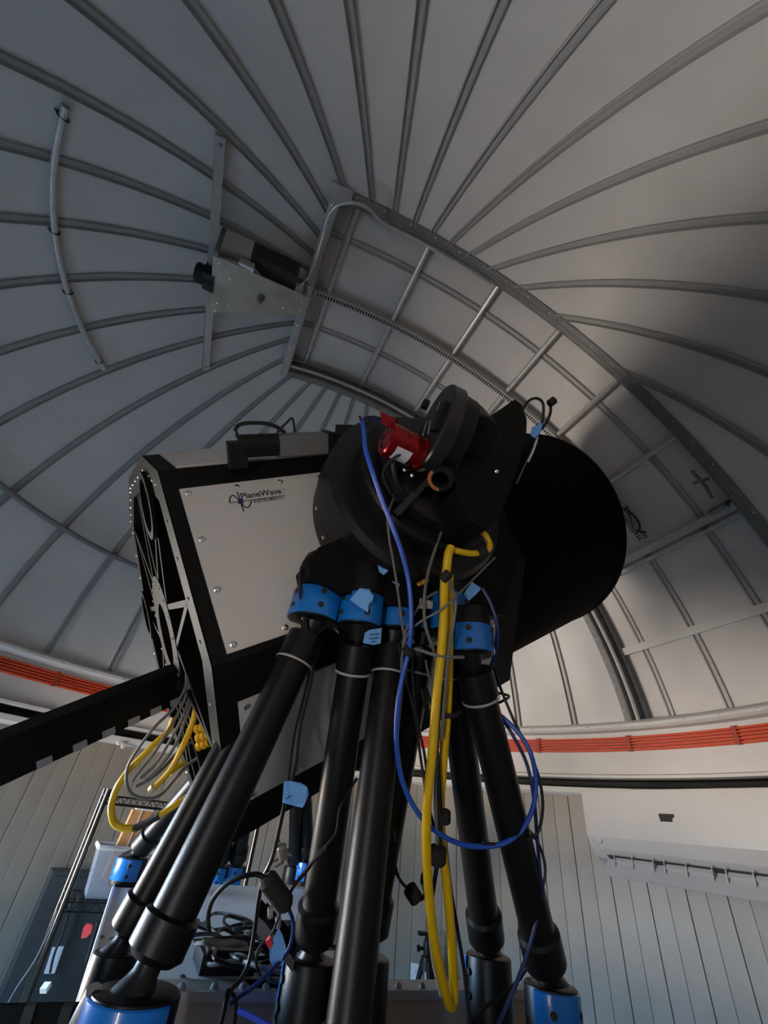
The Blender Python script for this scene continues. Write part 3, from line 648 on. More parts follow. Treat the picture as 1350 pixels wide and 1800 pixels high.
q = dep(836, 772, 1.0); obj('focuser_drum', MB().lathe(q, (-FW * .75 + RT * .1 - UP * .5), [(-.09, 0), (-.09, .058), (-.004, .058), (0, .054), (0, .03), (.01, .03), (.01, 0)], 36), m_black, inst)
q = dep(775, 842, .93); nr = (-FW * .80 + UP * -.45 + RT * -.3).normalized()
obj('lens_barrel', MB().lathe(q, nr, [(-.09, 0), (-.09, .030), (0, .030), (.004, .027), (.004, .018), (-.01, .015)], 32), m_black, inst)
obj('orange_ring', MB().lathe(q, nr, [(.0045, .0285), (.006, .027), (.006, .021), (.0045, .020)], 32, .6, 2.9, UP), m_copper, inst)
obj('bracket_rail', MB().box(dep(712, 886, .95), RT * .022 + UP * .022, (RT * -.005 + UP * .005), FW * .02), m_blackgl, inst, smooth=False)
obj('bracket_rail', MB().box(dep(728, 872, .96), RT * .034 + UP * .040, (RT * -.004 + UP * .004), FW * .02), m_black, inst, smooth=False)
obj('side_plate', MB().prism([dep(x, y, 1.02) for x, y in ((690, 868), (745, 815), (790, 860), (800, 960), (720, 960))], FW * .05), m_black, inst, smooth=False)
for x, y, d_ in ((711, 826, .96), (724, 836, .96), (873, 829, .985), (790, 903, .98), (842, 861, .975), (800, 818, .95), (750, 851, .95)): screw(dep(x, y, d_), -FW, .005, inst)
adap = thing('adapter_cover', dep(610, 790, 1.25), 'black folded cover plate beside the piston rod above the rotator', 'cover')
obj('cover', MB().prism([dep(x, y, 1.22) for x, y in ((590, 746), (640, 747), (690, 752), (720, 800), (620, 815), (588, 775))], FW * .06), m_frame, adap, smooth=False)

# ================================================================== CABLES
def cable(pts, px, m, label, cat='cable', group=None, sub=7, seg=8, name='cable'):
    P = [dep(*p) for p in pts]; dm = sum(p[2] for p in pts) / len(pts); mb = MB().tube(spline(P, sub), px / 2 * dm / F_PX, seg)
    o = obj(name, mb, m, org=low(mb)); tag(o, label, cat, group); return o
def lump(x, y, d_, x2, y2, r, m, parent, name='ferrite_core'):
    a, b = dep(x, y, d_), dep(x2, y2, d_); ax = b - a; L = ax.length
    return obj(name, MB().lathe(a, ax, [(0, 0), (0, r * .6), (L * .12, r), (L * .88, r), (L, r * .6), (L, 0)], 16), m, parent)
YL = [(793, 962, .90), (788, 975, .89), (785, 1000, .885), (781, 1030, .88), (780, 1080, .88), (775, 1150, .87), (766, 1240, .86), (759, 1330, .85), (751, 1410, .84), (750, 1490, .84), (754, 1570, .84), (763, 1650, .84), (777, 1720, .84), (790, 1766, .845), (797, 1758, .86), (797, 1720, .87), (793, 1640, .875), (786, 1560, .88), (778, 1490, .885), (774, 1420, .89), (779, 1340, .895), (786, 1250, .90), (789, 1160, .905), (789, 1080, .91), (790, 1010, .91)]
yc = cable(YL, 16, m_yel, 'thick yellow cable hanging in a long loop below the rotator', seg=12, name='yellow_cable')
lump(781, 1425, .875, 781, 1446, .013, m_dark, yc, 'cable_tie'); lump(776, 1020, .872, 791, 1006, .010, m_dark, yc, 'tape_band')
yc = cable([(793, 966, .91), (810, 970, .91), (830, 973, .92), (850, 970, .93), (861, 961, .94), (856, 945, .95), (846, 933, .96)], 11, m_yel, 'short yellow lead bending right at the top of the yellow loop', name='yellow_cable')
lump(820, 909, .955, 840, 930, .011, m_yel, yc, 'plug'); lump(815, 925, .96, 806, 912, .009, m_paper, yc, 'plug_body'); lump(846, 962, .92, 852, 976, .010, m_dark, yc, 'cable_tie')
cable([(836, 925, .95), (848, 938, .955), (856, 955, .94)], 5, m_grey, 'thin grey lead between yellow plug and yellow bend', name='grey_cable')
bc = cable([(636, 738, 1.0), (640, 760, .97), (643, 790, .93), (655, 830, .90), (672, 880, .89), (690, 925, .88), (706, 970, .88), (717, 1015, .88), (722, 1060, .87), (722, 1110, .86), (717, 1150, .86), (708, 1185, .855), (701, 1225, .85), (697, 1270, .85), (698, 1320, .85), (708, 1375, .85), (732, 1425, .85), (765, 1460, .86), (805, 1482, .87), (850, 1488, .88), (890, 1480, .88), (920, 1455, .885), (938, 1415, .89), (942, 1370, .90), (933, 1325, .91), (913, 1290, .93), (885, 1262, .95), (865, 1245, .97), (850, 1215, 1.0)], 8.5, m_bluec, 'bright blue cable sweeping in a big loop across the legs', name='blue_cable')
lump(644, 793, .928, 648, 800, .006, m_dark, bc, 'cable_tie'); lump(713, 1150, .858, 722, 1140, .012, m_dark, bc, 'cable_tie')
cable([(636, 740, 1.0), (650, 735, 1.0), (668, 740, .99), (682, 752, .97)], 6, m_navy, 'short dark blue lead bridging to the red camera', name='blue_cable')
cable([(848, 1035, .97), (862, 1060, .96), (872, 1090, .95), (875, 1120, .95), (870, 1150, .96), (858, 1185, .97), (842, 1225, .98), (830, 1260, 1.0)], 7, m_navy, 'navy cable curving down past the right of the platform', name='navy_cable')
cable([(853, 1225, 1.0), (862, 1200, 1.0), (870, 1240, .98), (900, 1290, .95), (925, 1340, .93), (938, 1400, .91), (944, 1470, .90), (949, 1530, .89), (952, 1575, .88), (935, 1650, .86), (915, 1710, .84), (890, 1770, .82), (872, 1810, .8)], 6.5, m_navy, 'navy cable running down the right leg to the bottom edge', name='navy_cable')
cable([(866, 1165, .98), (880, 1210, .97), (905, 1270, .95), (930, 1320, .93), (948, 1370, .91), (954, 1420, .90), (944, 1465, .89), (915, 1478, .885), (880, 1485, .88), (848, 1481, .88)], 5.5, m_bcab, 'thin black cable looping beside the bright blue loop', name='black_cable')
cable([(905, 1400, .93), (910, 1430, .93), (928, 1456, .92), (945, 1480, .91), (956, 1510, .90), (958, 1540, .89), (950, 1575, .88), (946, 1610, .87)], 5, m_bcab, 'thin black cable bowing out to the right of the outer leg', name='black_cable')
cable([(850, 1190, 1.0), (870, 1215, .98), (895, 1224, .96), (872, 1238, .97), (850, 1252, .99), (846, 1230, 1.0), (858, 1215, 1.0)], 4.5, m_bcab, 'small black knot of cable at the top of the right legs', name='black_cable')
cable([(778, 930, 1.0), (765, 965, .97), (753, 1005, .94), (746, 1050, .90), (748, 1100, .88), (764, 1150, .88), (769, 1200, .88), (772, 1260, .87), (768, 1330, .87), (765, 1400, .865), (768, 1470, .86), (769, 1500, .86)], 6, m_grey, 'grey cable hanging inside the yellow loop', name='grey_cable')
k = cable([(748, 1210, .93), (756, 1240, .9), (766, 1300, .88), (772, 1380, .87), (774, 1440, .87), (771, 1500, .86), (762, 1560, .86), (756, 1600, .86)], 8, m_bcab, 'black cable with round knob hanging between the yellow strands', name='black_cable'); lump(770, 1490, .85, 768, 1517, .017, m_dark, k)
cable([(742, 1212, .93), (750, 1245, .9), (770, 1257, .88), (795, 1258, .88), (810, 1250, .9)], 8, m_bcab, 'short black strap tied across the yellow strands', name='black_strap')
cable([(784, 1010, .875), (800, 1050, .88), (798, 1090, .87), (788, 1150, .87), (782, 1220, .87), (776, 1300, .87)], 6, m_grey, 'grey cable running alongside the upper yellow strand', name='grey_cable')
cable([(750, 1560, .86), (753, 1620, .855), (760, 1690, .85), (774, 1750, .85)], 4, m_paper, 'thin white wire beside the yellow loop', name='white_wire')
cable([(783, 1480, .90), (792, 1560, .90), (805, 1640, .89), (815, 1700, .88), (822, 1760, .86), (826, 1815, .84)], 7, m_bcab, 'black cable falling to the bottom edge right of the yellow loop', name='black_cable')
cable([(829, 1792, .84), (860, 1765, .88), (900, 1735, .92), (922, 1708, .93), (935, 1680, .92), (945, 1640, .90)], 6, m_bcab, 'black cable crossing low between the two right feet', name='black_cable')
k = cable([(672, 1268, 1.0), (664, 1330, .96), (670, 1390, .95), (682, 1440, .94), (690, 1490, .93), (700, 1540, .92), (716, 1562, .91), (724, 1568, .91)], 4.5, m_bcab, 'thin black cable ending in a dark knob beside the centre legs', name='black_cable'); lump(719, 1560, .905, 733, 1582, .015, m_dark, k)
cable([(684, 1430, .95), (694, 1470, .93), (690, 1520, .93), (706, 1550, .92), (722, 1566, .91)], 4.5, m_grey, 'thin grey lead beside the dark knob', name='grey_cable')
cable([(730, 1578, .905), (740, 1580, .9), (748, 1570, .89), (742, 1550, .9), (745, 1535, .89), (755, 1525, .88)], 7, m_bcab, 'short thick black lead curving up from the dark knob', name='black_cable')
cable([(628, 1368, .92), (610, 1395, .90), (597, 1425, .88), (592, 1460, .87), (580, 1480, .86), (560, 1500, .86), (540, 1530, .86), (515, 1560, .88), (505, 1580, .9)], 5, m_bcab, 'thin black cable draped across the centre leg', name='black_cable')
k = cable([(556, 975, 1.02), (540, 982, 1.0), (530, 1000, .98), (528, 1030, .96), (532, 1070, .94), (540, 1110, .93), (549, 1145, .92), (550, 1175, .92), (543, 1215, .91), (531, 1260, .90), (524, 1300, .89), (520, 1340, .88), (512, 1375, .88), (503, 1400, .88), (497, 1430, .88), (488, 1470, .88), (478, 1510, .88), (462, 1545, .88), (455, 1580, .87), (447, 1640, .86), (438, 1690, .84), (424, 1720, .82), (403, 1745, .8), (390, 1790, .78), (386, 1815, .77)], 7, m_bcab, 'black cable dropping from the blue joint past the tape flag to the tray', name='black_cable')
lump(533, 1090, .945, 538, 1082, .006, m_paper, k, 'white_clip')
cable([(545, 1180, .95), (533, 1230, .94), (518, 1290, .92), (511, 1340, .91), (507, 1372, .90)], 4.5, m_bcab, 'thin black cable parallel to the drop above the tape flag', name='black_cable')
k = cable([(492, 1440, .89), (489, 1470, .89), (494, 1490, .885), (497, 1500, .885)], 4, m_grey, 'short grey lead with angled metal plug below the tape flag', name='grey_cable')
lump(494, 1485, .88, 499, 1510, .010, m_steel, k, 'plug'); lump(498, 1510, .88, 482, 1520, .007, m_steel, k, 'plug_tip')
cable([(566, 1025, 1.0), (570, 1045, .98), (575, 1070, .97), (582, 1095, .97), (595, 1112, .98)], 4, m_grey, 'thin grey lead crossing the front blue joint', name='grey_cable')
cable([(694, 872, .96), (682, 905, .94), (684, 945, .925), (690, 980, .92), (698, 1030, .91), (706, 1090, .90), (711, 1130, .90), (706, 1160, .90), (706, 1200, .90)], 4.5, m_grey, 'grey cable running down left of the bright blue cable', name='grey_cable')
cable([(768, 1040, .92), (745, 1055, .9), (728, 1080, .89), (713, 1110, .885), (708, 1140, .885), (706, 1180, .89)], 4, m_grey, 'thin grey cable arching right from the cable bundle', name='grey_cable')
cable([(870, 980, 1.0), (830, 1020, .94), (795, 1055, .87), (770, 1075, .87), (740, 1092, .875), (716, 1115, .88), (707, 1150, .885)], 4, m_grey, 'long thin grey cable crossing in front of the yellow loop', name='grey_cable')
cable([(715, 1140, .88), (735, 1142, .875), (760, 1150, .865), (790, 1155, .865), (815, 1155, .88)], 6, m_grey, 'grey cable strapped sideways across both yellow strands', name='grey_cable')
cable([(725, 1140, .9), (726, 1200, .9), (732, 1260, .9), (745, 1320, .89), (752, 1370, .88), (758, 1400, .87)], 5, m_bcab, 'thin black cable slanting down to the yellow loop', name='black_cable')
cable([(700, 1130, .92), (712, 1190, .92), (728, 1250, .91), (735, 1300, .91), (742, 1350, .90), (752, 1410, .88), (765, 1460, .87)], 5, m_bcab, 'black cable hanging between centre leg and yellow loop', name='black_cable')
cable([(668, 1140, .98), (670, 1165, .98), (677, 1195, .98)], 4, m_grey, 'short grey lead under the handwritten tape flag', name='grey_cable')
cable([(748, 1160, .93), (755, 1190, .93), (768, 1205, .93)], 4, m_grey, 'short grey lead behind the yellow strands', name='grey_cable')
cable([(695, 765, .93), (690, 800, .93), (692, 830, .93), (700, 855, .94), (712, 870, .95)], 10, m_bcab, 'thick black lead curving under the red camera', name='black_cable')
cable([(720, 788, .92), (700, 800, .91), (682, 815, .92), (674, 835, .93), (684, 862, .94), (700, 880, .95)], 6, m_bcab, 'black lead from the camera label down to the bracket', name='black_cable')
cable([(636, 738, 1.0), (632, 732, 1.0), (640, 745, .99), (648, 740, 1.0), (640, 735, 1.0), (660, 733, .99), (690, 745, .97)], 4, m_bcab, 'tangled thin black wire above the red camera', name='black_cable')
k = cable([(918, 722, 1.0), (928, 706, .99), (942, 700, .98), (954, 708, .97), (955, 730, .97), (951, 750, .97), (944, 765, .97), (936, 790, .98), (924, 815, .99), (908, 850, 1.0)], 5, m_bcab, 'black cable arching over the instrument housing through a blue tape tag', name='black_cable')
cable([(951, 755, .97), (962, 740, .97), (968, 722, .97), (966, 708, .97)], 5, m_bcab, 'short black lead with loose plug at the top of the instrument housing', name='black_cable')
k2 = cable([(945, 768, .97), (938, 790, .975), (928, 812, .98)], 4, m_paper, 'pale wire below the blue tape tag on the instrument housing', name='pale_wire')
lump(964, 711, .965, 976, 702, .009, m_bcab, k, 'plug')
# cables at the telescope rear
YA = [(330, 1180, 1.25), (338, 1190, 1.23), (345, 1210, 1.21), (345, 1240, 1.2), (337, 1275, 1.18), (322, 1310, 1.15), (305, 1345, 1.13), (290, 1365, 1.12), (270, 1385, 1.11)]
k = cable(YA, 11, m_yel, 'yellow cable drooping from the black boom to a cream end', name='yellow_cable'); lump(272, 1382, 1.108, 264, 1390, .0095, m_cream, k, 'cream_end')
cable([(305, 1262, 1.25), (296, 1285, 1.23), (280, 1300, 1.21), (255, 1325, 1.18), (228, 1352, 1.16), (208, 1380, 1.14), (197, 1410, 1.13), (196, 1430, 1.12), (202, 1448, 1.12), (218, 1456, 1.12), (235, 1456, 1.12)], 11, m_yel, 'thick yellow cable forming the big lower left loop', seg=10, name='yellow_cable')
cable([(239, 1455, 1.12), (260, 1445, 1.12), (281, 1433, 1.12)], 12, m_dark, 'dark sleeve joining the two yellow cable ends', name='cable_sleeve')
cable([(281, 1433, 1.12), (305, 1418, 1.13), (331, 1399, 1.15)], 10, m_yel, 'yellow cable end running up behind the front leg', name='yellow_cable')
cable([(326, 1340, 1.22), (310, 1350, 1.2), (298, 1360, 1.18)], 9, m_yel, 'short yellow stub between the grey cables', name='yellow_cable')
for i, pts in enumerate(([(328, 1185, 1.24), (325, 1210, 1.22), (305, 1245, 1.2), (270, 1280, 1.17), (240, 1320, 1.15), (224, 1350, 1.14), (223, 1380, 1.13), (235, 1398, 1.13), (262, 1404, 1.14), (285, 1395, 1.16), (305, 1372, 1.18), (330, 1345, 1.2), (355, 1328, 1.22)],
        [(330, 1185, 1.24), (329, 1215, 1.22), (315, 1250, 1.2), (295, 1285, 1.17), (270, 1325, 1.15), (245, 1355, 1.14), (233, 1372, 1.14)],
        [(332, 1185, 1.24), (334, 1220, 1.22), (322, 1258, 1.2), (300, 1300, 1.17), (275, 1340, 1.15), (248, 1368, 1.14)],
        [(334, 1186, 1.24), (338, 1225, 1.22), (326, 1265, 1.2), (308, 1310, 1.17), (280, 1350, 1.15), (256, 1372, 1.14)],
        [(350, 1300, 1.25), (325, 1310, 1.22), (305, 1330, 1.2), (285, 1352, 1.17), (262, 1370, 1.15), (240, 1382, 1.14)])):
    cable(pts, 5.5, m_grey, ['outermost grey cable looping widest below the black boom', 'second grey cable bundled inside the wide grey loop', 'third grey cable in the drooping bundle below the boom', 'grey cable nearest the yellow droop in the bundle', 'grey cable reaching right to the yellow clips'][i], group='grey cables below the black boom', name='grey_cable')
for i, (x, y) in enumerate(((354, 1278), (356, 1294), (357, 1308), (364, 1354))):
    a, b = dep(x - 10, y + 5, 1.13), dep(x + 11, y - 4, 1.13); ax = (b - a); L = ax.length
    o = MB().lathe(a, ax, [(0, 0), (0, .011), (L * .25, .011), (L * .3, .008), (L * .4, .008), (L * .45, .012), (L * .65, .012), (L * .7, .009), (L * .8, .009), (L * .85, .012), (L, .012), (L, 0)], 10)
    tag(obj('cable_plug', o, m_yeltag, org=low(o)), ['topmost of the four yellow plugs on the telescope rear', 'second yellow plug from the top on the telescope rear', 'third yellow plug from the top on the telescope rear', 'lowest yellow plug, set apart below the other three'][i], 'plug', 'yellow plugs on the telescope rear')
# black cable loop with ferrite over the tray
k = cable([(368, 1640, .85), (366, 1610, .86), (374, 1582, .87), (395, 1557, .87), (425, 1541, .87), (452, 1537, .87), (468, 1545, .87)], 8, m_bcab, 'thick black cable arching over the tray into a bulge', name='black_cable')
lump(466, 1540, .87, 506, 1595, .019, m_dark, k); 
cable([(505, 1592, .87), (514, 1615, .87), (515, 1640, .86), (508, 1668, .85), (492, 1690, .84), (470, 1712, .82), (445, 1735, .80), (420, 1752, .79), (404, 1765, .78)], 7, m_navy, 'navy cable continuing from the black bulge down across the tray', name='navy_cable')
cable([(575, 1490, .85), (545, 1520, .85), (525, 1545, .86), (510, 1570, .87), (495, 1600, .86), (478, 1640, .85), (456, 1665, .84), (450, 1690, .83), (458, 1715, .83)], 4.5, m_bcab, 'thin black cable dropping from the centre leg to the tray front', name='black_cable')
cable([(385, 1815, .76), (396, 1770, .77), (400, 1740, .78), (415, 1760, .78), (412, 1800, .77)], 6.5, m_bcab, 'black cable fork at the bottom edge in front of the beam', name='black_cable')
cable([(418, 1776, .72), (440, 1786, .72), (475, 1805, .72), (500, 1822, .72)], 9, mat('bright_blue_jacket', (.05, .12, .85), .3), 'glossy royal blue cable at the bottom edge', name='blue_cable')
cable([(502, 1745, .86), (490, 1765, .84), (510, 1790, .82), (560, 1800, .82), (600, 1795, .82)], 8, m_dark, 'dark hose curling around the centre foot', name='hose')
# tangle lying on the tray
rnd = random.Random(3)
for i in range(14):
    cx, cy = rnd.uniform(360, 515), rnd.uniform(1640, 1712); c = hz(cx, cy, TRAY_Z + .012); rr = rnd.uniform(.05, .13)
    pts = []; ph = rnd.uniform(0, 6)
    for j in range(12):
        g = ph + j * .62; q = rr * (1 + .25 * math.sin(2.3 * j + i))
        pts.append(c + V((q * math.cos(g), q * .8 * math.sin(g), .008 + .02 * (.5 + .5 * math.sin(j * 1.7 + i)))))
    mb = MB().tube(spline(pts, 5), .0045, 7)
    tag(obj('coiled_cable', mb, m_bcab if i % 3 else m_grey, org=low(mb)), 'loosely coiled dark cable lying in the tangle on the pale tray', 'cable', 'coiled cables on the tray')
bx = thing('power_box', hz(460, 1690, TRAY_Z), 'black power box with plugs lying on the tray cables', 'power box')
a, b = dep(463, 1610, .93), dep(520, 1680, .86); ax = (b - a); sdv = ax.normalized().cross(FW)
obj('body', MB().box((a + b) / 2, ax / 2, sdv * .016, FW * .02), m_black, bx, smooth=False)
obj('plug_top', MB().box(a - sdv * .012, ax.normalized() * .018, sdv * .022, FW * .018), m_blackgl, bx, smooth=False)
for f in (.2, .45): obj('plug_pin', MB().tube([a + ax * f + sdv * .016, a + ax * f + sdv * .04 - ax * .05], .006, 8), m_galv, bx)
mb = MB().box(dep(474, 1656, .84), RT * .004 + UP * .004, UP * .007 - RT * .003, FW * .003); tag(obj('red_plug', mb, m_redtag, org=low(mb)), 'tiny red plug beside the blue tape wrap on the tray', 'plug')
mb = MB()
for i, (f, g) in enumerate(((.15, .02), (.5, .0), (.85, -.03))):
    pass
bxx = thing('black_adapter', hz(395, 1700, TRAY_Z), 'flat black adapter box at the left of the tray tangle', 'adapter')
obj('body', MB().box(hz(390, 1700, TRAY_Z) + Z_ * .017, bd * .06, bs * .07, Z_ * .016), m_black, bxx, smooth=False)
obj('lid', MB().box(hz(390, 1700, TRAY_Z) + Z_ * .036, bd * .05, bs * .06, Z_ * .003), m_blackgl, bxx, smooth=False)

# blue masking tape flags
def flag(px, d_, label, curl=.006, notes=()):
    P = [dep(x, y, d_ + curl * math.sin(i * 1.9)) for i, (x, y) in enumerate(px)]
    mb = MB().prism(P, FW * .0012); o = obj('tape_flag', mb, m_tape, org=low(mb), smooth=False); tag(o, label, 'tape', 'blue tape flags')
    for q in notes:
        a, b = dep(q[0], q[1], d_ - .010), dep(q[2], q[3], d_ - .010)
        obj('ink_mark', MB().tube([a, b], .0009, 5), m_inkblue, o)
    return o
flag([(499, 1374), (509, 1373), (530, 1377), (540, 1384), (543, 1396), (538, 1408), (532, 1420), (515, 1416), (496, 1411)], .865, 'pale blue tape flag hanging on the black cable between the left legs', .004, ((506, 1404, 508, 1399), (508, 1399, 512, 1399), (503, 1403, 505, 1404)))
flag([(632, 1034), (650, 1036), (652, 1042), (657, 1048), (655, 1058), (648, 1062), (647, 1077), (630, 1066), (615, 1054)], .93, 'pale blue torn tape flag stuck above the second blue joint', .004)
flag([(641, 1113), (650, 1107), (671, 1104), (669, 1131), (655, 1134), (638, 1130)], .945, 'blue tape flag with handwritten lines below the second joint', .003, ((649, 1116, 667, 1114), (648, 1123, 666, 1121), (652, 1128, 660, 1128)))
flag([(664, 994), (676, 990), (682, 1004), (674, 1011), (666, 1005)], .99, 'small blue tape scrap high on the dark arm', .003)
flag([(830, 1023), (846, 1034), (836, 1046), (824, 1056), (815, 1044)], .97, 'blue tape flag curling over the right joints', .004)
flag([(824, 1082), (846, 1084), (844, 1126), (814, 1114)], .95, 'flat blue tape flag on the right hand joint', .003)
flag([(834, 884), (848, 882), (866, 880), (867, 890), (850, 893), (836, 890)], 1.0, 'narrow blue tape strip on the instrument housing side', .003)
flag([(936, 750), (944, 748), (949, 742), (954, 745), (950, 762), (940, 770), (932, 764)], .96, 'blue tape tag on the cable above the black shroud', .003)
flag([(490, 1632), (497, 1645), (503, 1668), (495, 1690), (484, 1704), (474, 1690), (473, 1668), (482, 1648)], .84, 'saturated blue tape wrap standing on the tray cables', .004)
flag([(683, 1020), (702, 1026), (698, 1060), (680, 1056)], 1.02, 'dark blue tape patch on the centre joint housing', .002)
flag([(689, 1078), (700, 1084), (694, 1104), (688, 1102)], .99, 'small blue tape corner under the centre joint housing', .002)
for n_, s_ in (('sensor_block', ((738, 1053), (762, 1058), (760, 1070), (738, 1070))), ('sensor_block', ((733, 1027), (744, 1020), (754, 1018), (752, 1024), (736, 1031)))):
    mb = MB().prism([dep(x, y, .97) for x, y in s_], FW * .015); i = 0 if s_[0][1] > 1040 else 1
    tag(obj(n_, mb, m_rib if i == 0 else m_yeltag, org=low(mb), smooth=False), ['small grey sensor block between the blue joints', 'small yellow connector between the blue joints'][i], 'connector')

# ================================================================== ROOM THINGS
# air conditioner
ACD = ray(261, 1406); ACD.z = 0; ACD = -ACD.normalized(); ACN = V((ACD.y, -ACD.x, 0))
if ACN.dot(CAM - V((1.7, 1.7, 0))) < 0: ACN = -ACN
def ac_pt(x, y, base, off):                    # hit the vertical plane through base, offset along the front normal
    p = base + ACN * off; d = ray(x, y); return CAM + d * ((p - CAM).dot(ACN) / d.dot(ACN))
ACB = V((1.64, 1.62, 0)); q = ac_pt(1021, 1390, ACB, .21)
AX0 = q - Z_ * q.z; ztop = q.z; zb = ac_pt(1076, 1497, ACB, .21).z; zl = ac_pt(1066, 1530, ACB, .10).z
ACL = 1.05; bk = -ACN * .21
acu = thing('air_conditioner', AX0 + ACD * (ACL / 2) + bk + Z_ * zl, 'white split air conditioner on the right wall with open louvre', 'air conditioner')
pf = [(0, ztop + .0), (-.21, ztop + .01), (-.21, zb - .06), (-.13, zb - .075), (-.05, zb - .03), (-.012, zb + .02), (0, zb + .07)]
obj('body', MB().prism([AX0 + ACN * a + Z_ * b for a, b in pf], ACD * ACL), m_ac, acu, angle=20)
pf2 = [(.006, ztop - .004), (.0, ztop - .004), (-.0, zb + .06), (-.022, zb + .012), (-.018, zb + .008), (.008, zb + .06)]
obj('front_panel', MB().prism([AX0 + ACD * .012 + ACN * a + Z_ * b for a, b in pf2], ACD * (ACL - .024)), m_ac, acu, angle=20)
pf3 = [(-.03, zb - .004), (-.055, zb - .022), (-.075, zb - .034), (-.10, zb - .02)]
obj('air_slot', MB().prism([AX0 + ACD * .10 + ACN * (a + .012) + Z_ * (b - .012) for a, b in pf3], ACD * (ACL - .2)), m_acdark, acu, smooth=False)
lv0 = AX0 + ACD * .085 + ACN * -.045 + Z_ * (zb - .035); lv1 = AX0 + ACD * .085 + ACN * .012 + Z_ * (zb - .105)
lvd = (lv1 - lv0); lvn = lvd.cross(ACD).normalized() * .006
obj('louvre', MB().prism([lv0, lv1, lv1 + lvn, lv0 + lvn], ACD * (ACL - .17)), m_ac, acu, smooth=False)
for i in range(3):
    a = .10 + i * .29
    obj('inner_vane', MB().box(lv0 + ACD * (a + .07) + lvd * .15 + ACN * .005 + Z_ * .012, ACD * .115, lvd * .14, Z_ * .006 + ACN * .006), m_ac, acu, smooth=False)
    for s in (-.04, .07, .19): obj('fin', MB().prism([lv0 + ACD * (a + s), lv0 + ACD * (a + s) + lvd * .6, lv0 + ACD * (a + s) + lvd * .1 + Z_ * .035 + ACN * .02], ACD * .004), m_ac, acu, smooth=False)
pg = [ac_pt(x, y, ACB, .218) for x, y in ((1157, 1430), (1184, 1431), (1185, 1437), (1182, 1438), (1182, 1445), (1161, 1444))]
obj('black_tape_patch', MB().prism(pg, -ACN * .002), m_dark, acu, smooth=False)
screw(ac_pt(1053, 1475, ACB, .212), ACN, .02, acu, mat('ac_sensor_grey', (.4, .39, .38), .4), 'sensor', .2)
# wire shelving at the left
ps = V((dep(190, 1392, 2.30).x, dep(190, 1392, 2.30).y, 0)); sx = V((.80, .42, 0)).normalized(); sy = V((-sx.y, sx.x, 0))
shelf = thing('wire_shelving', V((ps.x, ps.y, FLOOR_Z)), 'black wire shelving unit with round posts against the left wall', 'shelving')
for i, j in ((0, 0), (1, 0), (0, 1), (1, 1)):
    p = ps + sx * (i * .85) + sy * (j * .33)
    obj('post', MB().tube([p + Z_ * FLOOR_Z, p + Z_ * .02], .0135, 12), m_postc, shelf)
MIDZ = dep(205, 1560, 2.5).z
for z in (-.01, MIDZ, -.95):
    fr = MB(); cs = [ps, ps + sx * .85, ps + sx * .85 + sy * .33, ps + sy * .33]
    for i in range(4):
        for dz in (0, -.035): fr.tube([cs[i] + Z_ * (z + dz), cs[(i + 1) % 4] + Z_ * (z + dz)], .004, 6)
    f = obj('shelf', fr, m_wire, shelf)
    wr = MB()
    for k in range(24): p = ps + sx * (.02 + k * .035); wr.tube([p + Z_ * z, p + sy * .33 + Z_ * z], .0022, 5)
    for e in (V((0, 0, 0)), sy * .33):
        zz = [ps + e + sx * (.0 + k * .035) + Z_ * (z - (.035 if k % 2 else 0)) for k in range(25)]; wr.tube(zz, .0028, 5)
    obj('wire_deck', wr, m_wire, f)
bn = ps + sx * .22 + sy * .17 + Z_ * (MIDZ + .006)
bin_ = thing('storage_bin', bn, 'clear plastic storage bin with white rim on the wire shelf', 'bin')
def tap(c, hx, hy, kx, h, z0=0): return [c + sx * (a * hx * k) + sy * (b * hy * k) + Z_ * z for z, k in ((z0, kx), (z0 + h, 1)) for a, b in ((-1, -1), (1, -1), (1, 1), (-1, 1))]
bv = tap(bn, .155, .12, .86, .20); iv = tap(bn, .151, .116, .86, .196, .005)
obj('tub', MB().add(bv + iv, [(0, 3, 2, 1), (0, 1, 5, 4), (1, 2, 6, 5), (2, 3, 7, 6), (3, 0, 4, 7), (8, 9, 10, 11), (8, 12, 13, 9), (9, 13, 14, 10), (10, 14, 15, 11), (11, 15, 12, 8), (4, 5, 13, 12), (5, 6, 14, 13), (6, 7, 15, 14), (7, 4, 12, 15)]), m_clear, bin_, smooth=False)
rim = [bn + sx * (a * .16) + sy * (b * .125) + Z_ * .20 for a, b in ((-1, -1), (1, -1), (1, 1), (-1, 1), (-1, -1))]
obj('rim', MB().tube(rim, .011, 8), m_lid, bin_)
for i, (ox, hx, hz_, tl) in enumerate(((-.035, .05, .15, .10), (.075, .045, .14, .06))):
    c = bn + sx * ox + Z_ * .07; tv = (Z_ + sx * tl).normalized()
    bxo = thing('cardboard_carton', c, ['tan cardboard carton standing in the clear bin, left of the pair', 'tan cardboard carton standing in the clear bin, right of the pair'][i], 'carton', 'cartons in the bin')
    obj('carton', MB().box(c + tv * hz_, sx * hx, sy * .04, tv * hz_), m_cardb, bxo, smooth=False)
    obj('white_flap', MB().box(c + tv * (hz_ * 2 + .004) + sx * .01, sx * hx * .9, sy * .045, tv * .005), m_lid, bxo, smooth=False)
    obj('fold_line', MB().box(c + tv * hz_ - sy * .041, sx * .002, sy * .001, tv * hz_), m_lid, bxo, smooth=False)
